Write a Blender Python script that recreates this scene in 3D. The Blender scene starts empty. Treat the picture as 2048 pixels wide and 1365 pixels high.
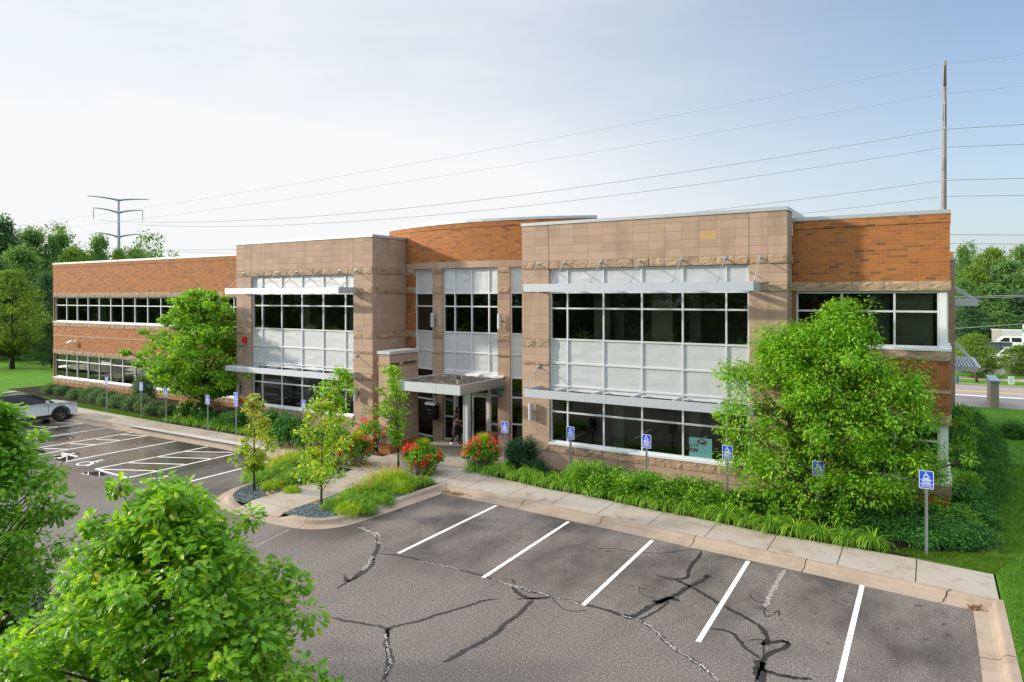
import bpy, math, random
import numpy as np
from math import radians, sin, cos, pi, sqrt, atan2
from mathutils import Vector, Matrix
SC = bpy.context.scene
COL = SC.collection
RNG = np.random.default_rng(7)
random.seed(7)
# ------------------------------------------------------------------ camera model
FPX = 1375.0; YAW = math.atan(838/FPX); CH = 7.0; HC = 591.0; ROLL = 0.0022
_c, _s = cos(YAW), sin(YAW)
CF = np.array((-_s, _c, 0.0)); _R0 = np.array((_c, _s, 0.0)); _U0 = np.array((0, 0, 1.0))
CR = cos(ROLL)*_R0 - sin(ROLL)*_U0
CU = sin(ROLL)*_R0 + cos(ROLL)*_U0
def P(u, v, x=None, y=None, z=None, d=None):
    r = CF*FPX + CR*(u-1024) + CU*(HC-v)
    if z is not None: t = (z-CH)/r[2]
    elif y is not None: t = y/r[1]
    elif x is not None: t = x/r[0]
    else: t = d/FPX
    return (float(t*r[0]), float(t*r[1]), float(CH+t*r[2]))
def ppm(x, y): return FPX/float(CF[0]*x+CF[1]*y)      # photo pixels per metre there
cam_d = bpy.data.cameras.new('camera'); cam = bpy.data.objects.new('camera', cam_d); COL.objects.link(cam)
cam_d.sensor_fit = 'HORIZONTAL'; cam_d.sensor_width = 36.0; cam_d.lens = 36.0*FPX/2048
cam_d.shift_y = -(682.5-HC)/2048.0
cam_d.clip_start = 0.1; cam_d.clip_end = 5000
m = Matrix.Identity(4)
for i in range(3):
    m[i][0] = CR[i]; m[i][1] = CU[i]; m[i][2] = -CF[i]
m[2][3] = CH
cam.matrix_world = m
SC.camera = cam
# ------------------------------------------------------------------ object helpers
def tag(o, label=None, cat=None, group=None, kind=None):
    if label: o['label'] = label
    if cat: o['category'] = cat
    if group: o['group'] = group
    if kind: o['kind'] = kind
    return o
def empty(name, loc=(0, 0, 0), rz=0.0, label=None, cat=None, group=None):
    o = bpy.data.objects.new(name, None); COL.objects.link(o)
    o.location = loc; o.rotation_euler = (0, 0, rz); o.empty_display_size = .3
    return tag(o, label, cat, group)
def link(name, me, parent=None, loc=None):
    o = bpy.data.objects.new(name, me); COL.objects.link(o)
    if parent: o.parent = parent
    if loc is not None: o.location = loc
    return o
def kids(o): return [c for c in bpy.data.objects if c.parent == o]
_KC = {}
def copy_tree(o, parent=None):
    c = o.copy(); COL.objects.link(c); c.parent = parent
    for k in _KC.get(o.name, None) or kids(o): copy_tree(k, c)
    return c
class Fr:
    """facade frame: u along the wall, n outward, z up"""
    def __init__(s, ox=0, oy=0, ang=0): s.ox, s.oy, s.a = ox, oy, ang
    def p(s, u, n, z):
        ca, sa = cos(s.a), sin(s.a)
        return (s.ox+u*ca+n*sa, s.oy+u*sa-n*ca, z)
W0 = Fr(0, 0, 0)
class MB:
    def __init__(s): s.v = []; s.f = []; s.uv = []; s.m = []; s.mats = []
    def mi(s, mat):
        if mat not in s.mats: s.mats.append(mat)
        return s.mats.index(mat)
    def face(s, pts, mat, uvs=None):
        i = len(s.v); s.v += [tuple(p) for p in pts]; s.f.append(list(range(i, i+len(pts))))
        s.uv += (uvs if uvs else [(p[0], p[1]) for p in pts]); s.m.append(s.mi(mat))
    def box(s, fr, u0, u1, n0, n1, z0, z1, mat, uo=0, vo=0, skip=''):
        p = fr.p
        F = {'f': [(u0, n1, z0), (u1, n1, z0), (u1, n1, z1), (u0, n1, z1)],
             'b': [(u1, n0, z0), (u0, n0, z0), (u0, n0, z1), (u1, n0, z1)],
             'l': [(u0, n0, z0), (u0, n1, z0), (u0, n1, z1), (u0, n0, z1)],
             'r': [(u1, n1, z0), (u1, n0, z0), (u1, n0, z1), (u1, n1, z1)],
             't': [(u0, n1, z1), (u1, n1, z1), (u1, n0, z1), (u0, n0, z1)],
             'd': [(u0, n0, z0), (u1, n0, z0), (u1, n1, z0), (u0, n1, z0)]}
        for k, q in F.items():
            if k in skip: continue
            if k in 'fb': uv = [(a[0]-uo, a[2]-vo) for a in q]
            elif k in 'lr': uv = [(a[1], a[2]-vo) for a in q]
            else: uv = [(a[0]-uo, a[1]) for a in q]
            s.face([p(*a) for a in q], mat, uv)
    def rbox(s, cx, cy, z0, z1, lx, ly, mat, ang=0):
        s.box(Fr(cx, cy, ang), -lx/2, lx/2, -ly/2, ly/2, z0, z1, mat)
    def tube(s, pts, rad, mat, seg=8, cap=True):
        pts = [np.array(p, float) for p in pts]
        rad = rad if hasattr(rad, '__len__') else [rad]*len(pts)
        rings = []
        up = np.array((0, 0, 1.0))
        for i, p in enumerate(pts):
            t = pts[min(i+1, len(pts)-1)]-pts[max(i-1, 0)]
            L = np.linalg.norm(t); t = t/(L if L > 1e-9 else 1)
            a = np.cross(t, up if abs(t[2]) < .9 else np.array((1.0, 0, 0))); a /= np.linalg.norm(a)
            b = np.cross(t, a)
            if i and np.dot(a, pa) < 0: a, b = -a, -b
            pa = a
            rings.append([p+rad[i]*(a*cos(2*pi*k/seg)+b*sin(2*pi*k/seg)) for k in range(seg)])
        i0 = len(s.v); mi = s.mi(mat)
        for r in rings: s.v += [tuple(q) for q in r]
        for i in range(len(rings)-1):
            for k in range(seg):
                k2 = (k+1) % seg
                s.f.append([i0+i*seg+k, i0+i*seg+k2, i0+(i+1)*seg+k2, i0+(i+1)*seg+k]); s.m.append(mi)
                s.uv += [(k/seg, i), ((k+1)/seg, i), ((k+1)/seg, i+1), (k/seg, i+1)]
        if cap:
            for b in (0, len(rings)-1):
                s.f.append([i0+b*seg+k for k in (range(seg) if b else range(seg-1, -1, -1))]); s.m.append(mi)
                s.uv += [(0, 0)]*seg
    def lathe(s, prof, c, mat, seg=20):
        i0 = len(s.v); mi = s.mi(mat)
        for r, z in prof:
            for k in range(seg): s.v.append((c[0]+r*cos(2*pi*k/seg), c[1]+r*sin(2*pi*k/seg), c[2]+z))
        for i in range(len(prof)-1):
            for k in range(seg):
                k2 = (k+1) % seg
                s.f.append([i0+i*seg+k, i0+i*seg+k2, i0+(i+1)*seg+k2, i0+(i+1)*seg+k]); s.m.append(mi)
                s.uv += [(k/seg, i), ((k+1)/seg, i), ((k+1)/seg, i+1), (k/seg, i+1)]
    def poly(s, pts, z, mat, thick=0):
        """horizontal polygon (ccw), with skirt"""
        s.face([(p[0], p[1], z) for p in pts], mat)
        if thick:
            n = len(pts)
            for i in range(n):
                a, b = pts[i], pts[(i+1) % n]
                s.face([(a[0], a[1], z-thick), (b[0], b[1], z-thick), (b[0], b[1], z), (a[0], a[1], z)], mat)
    def ribbon(s, pts, w, z, mat):
        """flat strip along a polyline"""
        n = len(pts); w = w if hasattr(w, '__len__') else [w]*n
        L = []
        for i in range(n):
            a = pts[max(i-1, 0)]; b = pts[min(i+1, n-1)]
            dx, dy = b[0]-a[0], b[1]-a[1]; l = math.hypot(dx, dy) or 1
            nx, ny = -dy/l, dx/l; h = w[i]/2
            L.append(((pts[i][0]+nx*h, pts[i][1]+ny*h, z), (pts[i][0]-nx*h, pts[i][1]-ny*h, z)))
        for i in range(n-1):
            s.face([L[i][1], L[i+1][1], L[i+1][0], L[i][0]], mat)
    def rock(s, fr, u0, u1, z0, z1, mat, w=.61, off=0.0, n0=-.3, back=True):
        """rock-faced block course: every block gets its own broken face"""
        us = [u0]; k = math.floor((u0-off)/w)+1
        while off+k*w < u1-.08:
            if off+k*w > u0+.08: us.append(off+k*w)
            k += 1
        us.append(u1)
        NX, NZ = 7, 5
        for a, b in zip(us[:-1], us[1:]):
            g = .006
            H = RNG.uniform(.008, .055, (NX, NZ))
            H = (H+np.roll(H, 1, 0)+np.roll(H, 1, 1))/3
            H *= RNG.uniform(.75, 1.15)
            ridge = RNG.uniform(0, 1, 3)
            for i in range(NX):
                for j in range(NZ):
                    if (i/NX*ridge[0]+j/NZ*ridge[1]) > .55*ridge[2]+.2: H[i, j] += .014
            H[0, :] *= .75; H[-1, :] *= .75; H[:, 0] *= .7; H[:, -1] *= .7
            x = np.linspace(a+g, b-g, NX); z = np.linspace(z0+g, z1-g, NZ)
            jx = RNG.uniform(-.02, .02, (NX, NZ)); jz = RNG.uniform(-.012, .012, (NX, NZ))
            jx[0, :] = jx[-1, :] = 0; jz[:, 0] = jz[:, -1] = 0
            i0 = len(s.v); mi = s.mi(mat)
            for i in range(NX):
                for j in range(NZ):
                    s.v.append(fr.p(x[i]+jx[i, j], float(H[i, j]), z[j]+jz[i, j]))
            for i in range(NX-1):
                for j in range(NZ-1):
                    q = [i0+i*NZ+j, i0+(i+1)*NZ+j, i0+(i+1)*NZ+j+1, i0+i*NZ+j+1]
                    s.f.append(q); s.m.append(mi)
                    s.uv += [(x[i], z[j]), (x[i+1], z[j]), (x[i+1], z[j+1]), (x[i], z[j+1])]
            # edges back into the wall
            s.face([fr.p(a+g, H[0, 0], z0+g), fr.p(a+g, H[0, -1], z1-g), fr.p(a+g, -.02, z1-g), fr.p(a+g, -.02, z0+g)], mat)
            s.face([fr.p(b-g, -.02, z0+g), fr.p(b-g, -.02, z1-g), fr.p(b-g, H[-1, -1], z1-g), fr.p(b-g, H[-1, 0], z0+g)], mat)
        if back: s.box(fr, u0, u1, n0, -.004, z0, z1, mat)
        for zz, o in ((z1, 1), (z0, 0)):
            s.face([fr.p(u0, .012, zz-.006+.012*(1-o)), fr.p(u1, .012, zz-.006+.012*(1-o)), fr.p(u1, -.02, zz-.006+.012*(1-o)), fr.p(u0, -.02, zz-.006+.012*(1-o))], mat)
    def mesh(s, name, smooth=False):
        me = bpy.data.meshes.new(name); me.from_pydata(s.v, [], s.f)
        for mt in s.mats: me.materials.append(mt)
        me.polygons.foreach_set('material_index', s.m)
        uvl = me.uv_layers.new(name='UVMap'); uvl.data.foreach_set('uv', np.array(s.uv, dtype=np.float32).ravel())
        if smooth: me.polygons.foreach_set('use_smooth', [True]*len(s.f))
        me.update(); return me
    def build(s, name, parent=None, smooth=False, loc=None):
        o = link(name, s.mesh(name, smooth), parent)
        if parent is not None and loc is None:
            o.matrix_parent_inverse = Matrix.Translation(-Vector(parent.location)) if parent.rotation_euler.z == 0 else parent.matrix_world.inverted()
        if loc is not None: o.location = loc
        return o
def local(o):    # mesh already written in the parent's own coordinates
    o.matrix_parent_inverse = Matrix.Identity(4); return o
# ------------------------------------------------------------------ node helpers
def newmat(name):
    mt = bpy.data.materials.new(name); mt.use_nodes = True
    nt = mt.node_tree; nt.nodes.clear()
    out = nt.nodes.new('ShaderNodeOutputMaterial')
    return mt, nt, out
class N:
    def __init__(s, nt): s.nt = nt
    def __call__(s, typ, ins=None, **kw):
        n = s.nt.nodes.new('ShaderNode'+typ)
        for k, v in kw.items(): setattr(n, k, v)
        for k, v in (ins or {}).items(): s.set(n.inputs[k], v)
        return n
    def set(s, sock, v):
        if hasattr(v, 'outputs'): s.nt.links.new(v.outputs[0], sock)
        elif hasattr(v, 'is_output'): s.nt.links.new(v, sock)
        else:
            if isinstance(v, tuple) and len(v) == 3 and sock.type == 'RGBA': v = (*v, 1)
            sock.default_value = v
    def math(s, op, a, b=0.0, c=0.0, clamp=False):
        n = s.nt.nodes.new('ShaderNodeMath'); n.operation = op; n.use_clamp = clamp
        s.set(n.inputs[0], a); s.set(n.inputs[1], b); s.set(n.inputs[2], c); return n
    def mix(s, f, a, b, mode='MIX'):
        n = s.nt.nodes.new('ShaderNodeMix'); n.data_type = 'RGBA'; n.blend_type = mode
        s.set(n.inputs[0], f); s.set(n.inputs[6], a); s.set(n.inputs[7], b)
        return n.outputs[2]
    def noise(s, scale, vec=None, detail=3, rough=.55, dist=0.0):
        n = s('TexNoise'); n.inputs['Scale'].default_value = scale; n.inputs['Detail'].default_value = detail
        n.inputs['Roughness'].default_value = rough; n.inputs['Distortion'].default_value = dist
        if vec is not None: s.set(n.inputs['Vector'], vec)
        return n.outputs[0]
    def ramp(s, f, stops, interp='LINEAR'):
        n = s.nt.nodes.new('ShaderNodeValToRGB'); cr = n.color_ramp; cr.interpolation = interp
        while len(cr.elements) < len(stops): cr.elements.new(.5)
        for e, (p, c) in zip(cr.elements, stops):
            e.position = p; e.color = (*c, 1) if len(c) == 3 else c
        s.set(n.inputs[0], f); return n.outputs[0]
    def obj(s): return s('TexCoord').outputs['Object']
    def pos(s): return s('NewGeometry').outputs['Position']
    def bump(s, h, strength=.3, dist=.01):
        n = s('Bump'); n.inputs['Strength'].default_value = strength; n.inputs['Distance'].default_value = dist
        s.set(n.inputs['Height'], h); return n.outputs[0]
    def bsdf(s, out, color, rough=.8, metal=0.0, normal=None, spec=None, **kw):
        b = s('BsdfPrincipled'); s.set(b.inputs['Base Color'], color); s.set(b.inputs['Roughness'], rough); s.set(b.inputs['Metallic'], metal)
        if normal is not None: s.set(b.inputs['Normal'], normal)
        if spec is not None: s.set(b.inputs['Specular IOR Level'], spec)
        for k, v in kw.items(): s.set(b.inputs[k], v)
        s.nt.links.new(b.outputs[0], out.inputs[0]); return b
def simple(name, col, rough=.7, metal=0.0, var=.12, scale=6.0, bump=0.0, spec=None):
    mt, nt, out = newmat(name); n = N(nt)
    f = n.noise(scale, n.pos(), 4)
    c = n.mix(f, tuple(x*(1-var) for x in col), tuple(min(1, x*(1+var)) for x in col))
    nm = n.bump(n.noise(scale*8, n.pos(), 3), bump, .01) if bump else None
    n.bsdf(out, c, rough, metal, nm, spec); return mt
def cellmat(name, cw, chh, bond, mortar, stops, mcol, rough=.85, grain=40, bumpd=.006, stain=.0):
    mt, nt, out = newmat(name); n = N(nt)
    uv = n('UVMap').outputs[0]
    sp = n('SeparateXYZ', {0: uv})
    r = n.math('DIVIDE', sp.outputs[1], chh); row = n.math('FLOOR', r)
    par = n.math('MULTIPLY', n.math('MODULO', n.math('ADD', row, 1000.0), 2.0), bond)
    uu = n.math('ADD', n.math('DIVIDE', sp.outputs[0], cw), par); col = n.math('FLOOR', uu)
    idv = n('CombineXYZ', {0: col, 1: row, 2: 0.0})
    wn = n('TexWhiteNoise', {0: idv}); wn.noise_dimensions = '3D'
    fx = n.math('FRACT', uu); fy = n.math('FRACT', r)
    ex = n.math('MULTIPLY', n.math('MINIMUM', fx, n.math('SUBTRACT', 1.0, fx)), cw)
    ey = n.math('MULTIPLY', n.math('MINIMUM', fy, n.math('SUBTRACT', 1.0, fy)), chh)
    e = n.math('MINIMUM', ex, ey)
    jit = n.math('MULTIPLY_ADD', n.noise(60, n.pos(), 2), mortar*.6, -mortar*.3)
    mask = n.math('SMOOTH_MIN', n.math('DIVIDE', n.math('SUBTRACT', n.math('ADD', e, jit), mortar*.35), mortar*.35), 1.0, .1, clamp=True)
    c = n.ramp(wn.outputs['Value'], stops)
    big = n.noise(.6, n.pos(), 4); g = n.noise(grain, n.pos(), 3, .7)
    c = n.mix(n.math('MULTIPLY', n.math('ABSOLUTE', n.math('SUBTRACT', g, .5)), 1.0), c, (0.05, .035, .03))
    c = n.mix(n.math('MULTIPLY', big, .35), c, n.mix(.5, c, mcol))
    if stain:
        st = n.ramp(n.noise(1.3, n('Mapping', {0: n.pos(), 3: (1.2, 1.2, .25)}), 5, .6), [(.52, (0, 0, 0)), (.75, (1, 1, 1))])
        c = n.mix(n.math('MULTIPLY', st, stain), c, (.12, .09, .06))
    c = n.mix(mask, mcol, c)
    h = n.math('ADD', mask, n.math('MULTIPLY', g, .25))
    n.bsdf(out, c, rough, 0, n.bump(h, .6, bumpd)); return mt
# ------------------------------------------------------------------ materials
M = {}
M['brick'] = cellmat('orange_brick', .305, .102, .5, .009, [(0, (.12, .05, .022)), (.07, (.17, .066, .02)), (.2, (.26, .084, .018)), (.45, (.31, .10, .018)), (.75, (.35, .118, .02)), (.9, (.26, .074, .022)), (1, (.37, .155, .03))], (.30, .175, .085), stain=.10)
M['stone'] = cellmat('buff_block', .6125, .31, 0, .007, [(0, (.34, .245, .19)), (.3, (.375, .27, .208)), (.6, (.40, .285, .218)), (.93, (.425, .31, .24)), (1, (.37, .28, .185))], (.17, .11, .075), grain=70, stain=.42)
M['stone_half'] = M['stone']
mt, nt, out = newmat('rock_face'); n = N(nt)
c = n.ramp(n.noise(1.7, n.pos(), 5, .65), [(.3, (.22, .155, .105)), (.5, (.345, .25, .175)), (.62, (.39, .29, .20)), (.8, (.36, .23, .13))])
c = n.mix(n.ramp(n.noise(9, n.pos(), 5, .7), [(.45, (0, 0, 0)), (.75, (.7, .7, .7))]), c, (.2, .145, .095))
n.bsdf(out, c, .9, 0, n.bump(n.noise(28, n.pos(), 6, .7), .8, .02)); M['rock'] = mt
M['coping'] = simple('coping_metal', (.42, .47, .50), .45, .55, .06, 2)
M['alu'] = simple('window_frame_aluminium', (.62, .66, .70), .38, .35, .05, 3)
M['alu_white'] = simple('corner_frame_aluminium', (.72, .76, .82), .4, .25, .04, 3)
M['shade'] = simple('sunshade_metal', (.50, .56, .64), .42, .5, .05, 1.5)
M['shade_side'] = simple('canopy_fascia_metal', (.40, .43, .46), .32, .6, .06, 1.5)
mt, nt, out = newmat('spandrel_metal'); n = N(nt)
w = n.noise(1.1, n('Mapping', {0: n.pos(), 3: (1, 1, 1.8)}), 2, .5, 1.5)
c = n.mix(n.noise(3, n.pos(), 3), (.55, .60, .66), (.63, .67, .72))
n.bsdf(out, c, .34, .45, n.bump(w, .10, .05)); M['panel'] = mt
def glassmat(name, tint, refl=1.0, rough=.004):
    mt, nt, out = newmat(name); n = N(nt)
    tr = n('BsdfTransparent', {0: tint}); gl = n('BsdfGlossy', {'Color': (.85*refl, .92*refl, .9*refl), 'Roughness': rough})
    gl2 = n.bump(n.noise(.9, n.pos(), 2), .04, .02); n.set(gl.inputs['Normal'], gl2)
    fr = n('Fresnel', {'IOR': 1.5}); ms = n('MixShader', {0: n.math('MULTIPLY', fr, 1.5), 1: tr, 2: gl})
    nt.links.new(ms.outputs[0], out.inputs[0]); return mt
M['glass'] = glassmat('tinted_window_glass', (.42, .50, .46))
M['glass_dark'] = glassmat('dark_window_glass', (.22, .26, .25))
M['interior'] = simple('office_interior_paint', (.62, .58, .50), .9, 0, .25, .8)
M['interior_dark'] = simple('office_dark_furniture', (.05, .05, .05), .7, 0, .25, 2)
M['carpet'] = simple('office_carpet', (.09, .085, .08), .95, 0, .2, 3)
M['blind'] = simple('window_blind', (.60, .52, .42), .8, 0, .15, 2)
M['black'] = simple('black_metal', (.012, .012, .014), .35, .3, .2, 5)
M['galv'] = simple('galvanised_steel', (.36, .40, .42), .45, .6, .15, 12)
M['roofing'] = simple('roof_membrane', (.35, .34, .33), .9, 0, .15, 1)
M['white'] = simple('white_reflective_paint', (.82, .84, .86), .5, 0, .04, 4)
M['blue'] = simple('sign_blue', (.010, .075, .55), .4, 0, .08, 4)
M['red'] = simple('red_enamel', (.50, .02, .02), .4, 0, .1, 5)
M['green_copper'] = simple('verdigris_copper', (.05, .26, .19), .6, .3, .25, 14)
# asphalt with aggregate, patches, tyre stains and damp areas
mt, nt, out = newmat('asphalt'); n = N(nt); p = n.pos(); sp = n('SeparateXYZ', {0: p})
agg = n.noise(25, p, 4, .95); agg2 = n.noise(60, p, 2, .8)
c = n.ramp(agg, [(.36, (.028, .026, .026)), (.46, (.088, .079, .073)), (.54, (.148, .132, .122)), (.64, (.44, .40, .36))])
c = n.mix(n.math('MULTIPLY', agg2, .45), c, (.07, .062, .06))
st = n.ramp(n.noise(.55, n('Mapping', {0: p, 3: (1.0, .55, 1)}), 5, .62), [(.40, (0, 0, 0)), (.62, (1, 1, 1))])
# stains gather inside the stalls where engines stand
inst = n.math('SMOOTHSTEP', sp.outputs[1], 13.0, 15.5) if False else n('MapRange', {0: sp.outputs[1], 1: 12.6, 2: 15.5}, interpolation_type='SMOOTHSTEP')
c = n.mix(n.math('MULTIPLY', st, n.math('MULTIPLY_ADD', inst, .68, .16)), c, (.026, .023, .021))
spots = n.ramp(n.noise(2.6, p, 3, .6), [(.62, (0, 0, 0)), (.70, (1, 1, 1))]); c = n.mix(n.math('MULTIPLY', spots, n.math('MULTIPLY_ADD', inst, .6, .12)), c, (.018, .016, .015))
brown = n.ramp(n.noise(.23, p, 3), [(.45, (0, 0, 0)), (.65, (1, 1, 1))])
c = n.mix(n.math('MULTIPLY', brown, .3), c, n.mix(1.0, c, (.92, .80, .72), 'MULTIPLY'))
wet0 = n('MapRange', {0: sp.outputs[0], 1: -21.0, 2: -27.0}, interpolation_type='SMOOTHSTEP')
wn_ = n.ramp(n.noise(.22, n('Mapping', {0: p, 1: (3.1, 7.3, 0), 3: (.6, 1.25, 1)}), 4, .5), [(.36, (0, 0, 0)), (.50, (1, 1, 1))])
wet = n.math('MULTIPLY', wet0, wn_)
c = n.mix(n.math('MULTIPLY', wet, .45), c, (.028, .028, .030))
rgh = n.math('MULTIPLY_ADD', wet, -.72, .88)
n.bsdf(out, c, rgh, 0, n.bump(agg, n.math('MULTIPLY_ADD', wet, -.5, .6) if False else .5, .006)); M['asphalt'] = mt
mt, nt, out = newmat('concrete_walk'); n = N(nt); p = n.pos()
c = n.ramp(n.noise(.7, p, 6, .65), [(.3, (.25, .205, .165)), (.5, (.325, .29, .25)), (.7, (.31, .305, .295))])
c = n.mix(n.ramp(n.noise(1.9, p, 6, .7), [(.54, (0, 0, 0)), (.68, (.75, .75, .75))]), c, (.19, .135, .09))
c = n.mix(n.math('MULTIPLY', n.noise(90, p, 2, .8), .25), c, (.18, .15, .12))
n.bsdf(out, c, .88, 0, n.bump(n.noise(60, p, 3, .7), .3, .004)); M['concrete'] = mt
M['concrete_new'] = simple('pale_new_concrete', (.38, .37, .36), .85, 0, .12, 1.2, .2)
mt, nt, out = newmat('curb_concrete'); n = N(nt); p = n.pos()
uv = n('SeparateXYZ', {0: n('UVMap').outputs[0]})
c = n.ramp(n.noise(1.1, p, 6, .7), [(.3, (.22, .17, .13)), (.55, (.31, .255, .20)), (.75, (.28, .255, .22))])
c = n.mix(n.math('MULTIPLY', n.noise(70, p, 2, .8), .35), c, (.15, .11, .08))
j = n.math('LESS_THAN', n.math('FRACT', n.math('ADD', n.math('DIVIDE', uv.outputs[1], 2.95), n.math('MULTIPLY', n.noise(3, p, 2), .012))), .009)
c = n.mix(j, c, (.02, .017, .014))
n.bsdf(out, c, .88, 0, n.bump(n.noise(60, p, 3, .7), .3, .004)); M['curb'] = mt
mt, nt, out = newmat('lawn'); n = N(nt); p = n.pos()
c = n.ramp(n.noise(1.2, p, 6, .7), [(.3, (.06, .19, .014)), (.55, (.10, .27, .02)), (.75, (.17, .30, .035))])
c = n.mix(n.ramp(n.noise(.35, p, 4, .6), [(.56, (0, 0, 0)), (.72, (.8, .8, .8))]), c, (.26, .25, .07))
c = n.mix(n.math('MULTIPLY', n.noise(45, p, 3, .8), .7), c, (.02, .06, .008))
n.bsdf(out, c, .95, 0, n.bump(n.noise(50, p, 4, .8), 1.0, .04), .1); M['lawn'] = mt
mt, nt, out = newmat('mulch'); n = N(nt); p = n.pos()
c = n.ramp(n.noise(30, p, 4, .8), [(.3, (.008, .007, .006)), (.6, (.035, .027, .02)), (.8, (.07, .05, .035))])
n.bsdf(out, c, .95, 0, n.bump(n.noise(35, p, 4, .8), 1.0, .03), .1); M['mulch'] = mt
mt, nt, out = newmat('blue_grey_stone_chips'); n = N(nt)
oi = n('Attribute', attribute_name='rnd').outputs['Fac']
n.bsdf(out, n.ramp(oi, [(0, (.03, .05, .06)), (.5, (.07, .105, .12)), (1, (.14, .17, .18))]), .8); M['chips'] = mt
mt, nt, out = newmat('river_pebbles'); n = N(nt)
oi = n('Attribute', attribute_name='rnd').outputs['Fac']
n.bsdf(out, n.ramp(oi, [(0, (.02, .017, .015)), (.5, (.09, .075, .055)), (.8, (.17, .135, .09)), (1, (.35, .3, .24))]), .7); M['pebble'] = mt
M['sealant'] = simple('crack_sealant', (.007, .007, .008), .5, 0, .4, 5, .3)
mt, nt, out = newmat('worn_paint'); n = N(nt); p = n.pos()
c = n.mix(n.ramp(n.noise(38, p, 4, .85), [(.54, (0, 0, 0)), (.66, (1, 1, 1))]), (.72, .72, .71), (.24, .22, .21))
n.bsdf(out, c, .7); M['paint'] = mt
mt, nt, out = newmat('flaked_paint'); n = N(nt); p = n.pos()
m_ = n.ramp(n.noise(26, p, 5, .85), [(.50, (0, 0, 0)), (.56, (1, 1, 1))])
d = n('BsdfDiffuse', {0: (.55, .54, .52)}); t = n('BsdfTransparent')
ms = n('MixShader', {0: m_, 1: t, 2: d}); nt.links.new(ms.outputs[0], out.inputs[0]); M['flaked'] = mt
M['yellow'] = simple('yellow_road_paint', (.55, .30, .05), .7, 0, .15, 3)
mt, nt, out = newmat('bark'); n = N(nt); p = n.pos()
c = n.ramp(n.noise(14, n('Mapping', {0: p, 3: (1, 1, .25)}), 4, .7), [(.3, (.022, .017, .013)), (.7, (.10, .08, .06))])
n.bsdf(out, c, .95, 0, n.bump(n.noise(20, n('Mapping', {0: p, 3: (1, 1, .25)}), 4, .7), .8, .02)); M['bark'] = mt
def leafmat(name, dark, mid, light, trans=.35, rough=.38, spec=.5):
    mt, nt, out = newmat(name); n = N(nt)
    r = n('Attribute', attribute_name='rnd').outputs['Fac']
    c = n.ramp(r, [(0, dark), (.5, mid), (.93, light), (1, tuple(min(1, a*b) for a, b in zip(light, (1.5, 1.15, .9))))])
    b = n('BsdfPrincipled', {'Base Color': c, 'Roughness': rough}); b.inputs['Specular IOR Level'].default_value = spec
    tr = n('BsdfTranslucent', {0: n.mix(1.0, c, (1.5, 1.35, .55), 'MULTIPLY')})
    ms = n('MixShader', {0: trans, 1: b, 2: tr}); nt.links.new(ms.outputs[0], out.inputs[0]); return mt
M['l_oak'] = leafmat('oak_leaf', (.06, .20, .012), (.16, .40, .02), (.36, .56, .04), .5, .4, .4)
M['l_pear'] = leafmat('fresh_green_leaf', (.06, .21, .012), (.17, .42, .02), (.40, .58, .04), .5, .4, .4)
M['l_maple'] = leafmat('maple_leaf', (.06, .20, .016), (.16, .38, .025), (.32, .52, .045), .48, .45, .35)
M['l_dark'] = leafmat('dark_oak_leaf', (.05, .19, .014), (.13, .34, .024), (.28, .48, .045), .48, .45, .35)
M['l_yellow'] = leafmat('yellowing_leaf', (.10, .24, .015), (.28, .36, .02), (.62, .50, .03), .42)
M['l_lime'] = leafmat('lime_green_leaf', (.10, .27, .014), (.26, .46, .022), (.48, .58, .04), .48, .4, .4)
M['l_far'] = leafmat('hazy_woodland_leaf', (.06, .15, .055), (.12, .26, .08), (.22, .37, .11), .38, .8, .1)  # distant haze is put into the leaf colour as a paler green
M['l_far2'] = leafmat('yellowish_woodland_leaf', (.07, .15, .03), (.15, .27, .045), (.26, .36, .07), .35, .8, .1)
M['l_con'] = leafmat('blue_green_woodland_leaf', (.045, .12, .06), (.085, .19, .09), (.15, .28, .12), .33, .8, .1)
M['l_jun'] = leafmat('juniper_needle', (.045, .11, .055), (.12, .23, .11), (.28, .38, .22), .2, .8, .1)
M['l_shrub'] = leafmat('shrub_leaf', (.04, .15, .014), (.12, .32, .022), (.27, .48, .045), .42, .5, .3)
M['l_deep'] = leafmat('deep_green_shrub_leaf', (.014, .075, .018), (.045, .17, .032), (.12, .32, .06), .3, .6, .2)
M['l_yew'] = leafmat('yew_needle', (.008, .04, .018), (.02, .08, .032), (.05, .14, .05), .15, .6, .2)
M['l_grass'] = leafmat('daylily_blade', (.05, .18, .014), (.14, .34, .025), (.34, .52, .045), .42, .5, .3)
M['l_fount'] = leafmat('bright_grass_blade', (.13, .30, .014), (.28, .47, .022), (.50, .58, .04), .45, .6, .2)
M['l_plume'] = leafmat('tan_plume', (.25, .13, .05), (.42, .24, .09), (.55, .36, .16), .3)
M['f_red'] = leafmat('red_petal', (.50, .012, .008), (.72, .03, .015), (.85, .12, .06), .25)
M['f_blue'] = leafmat('violet_petal', (.10, .06, .40), (.20, .15, .65), (.4, .35, .8), .25)
M['f_cream'] = leafmat('cream_petal', (.40, .38, .16), (.55, .52, .25), (.7, .68, .4), .3)
M['f_orange'] = leafmat('orange_petal', (.75, .25, .02), (.85, .38, .05), (.9, .55, .1), .3)
M['l_lawn'] = leafmat('lawn_blade', (.035, .10, .010), (.07, .17, .015), (.13, .23, .025), .3, .7, .1)
M['l_fallen'] = leafmat('fallen_leaf', (.30, .17, .03), (.5, .33, .04), (.65, .5, .06), .2)
M['l_dead'] = leafmat('dry_leaf_litter', (.07, .03, .015), (.2, .09, .03), (.35, .17, .06), .1)
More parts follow.
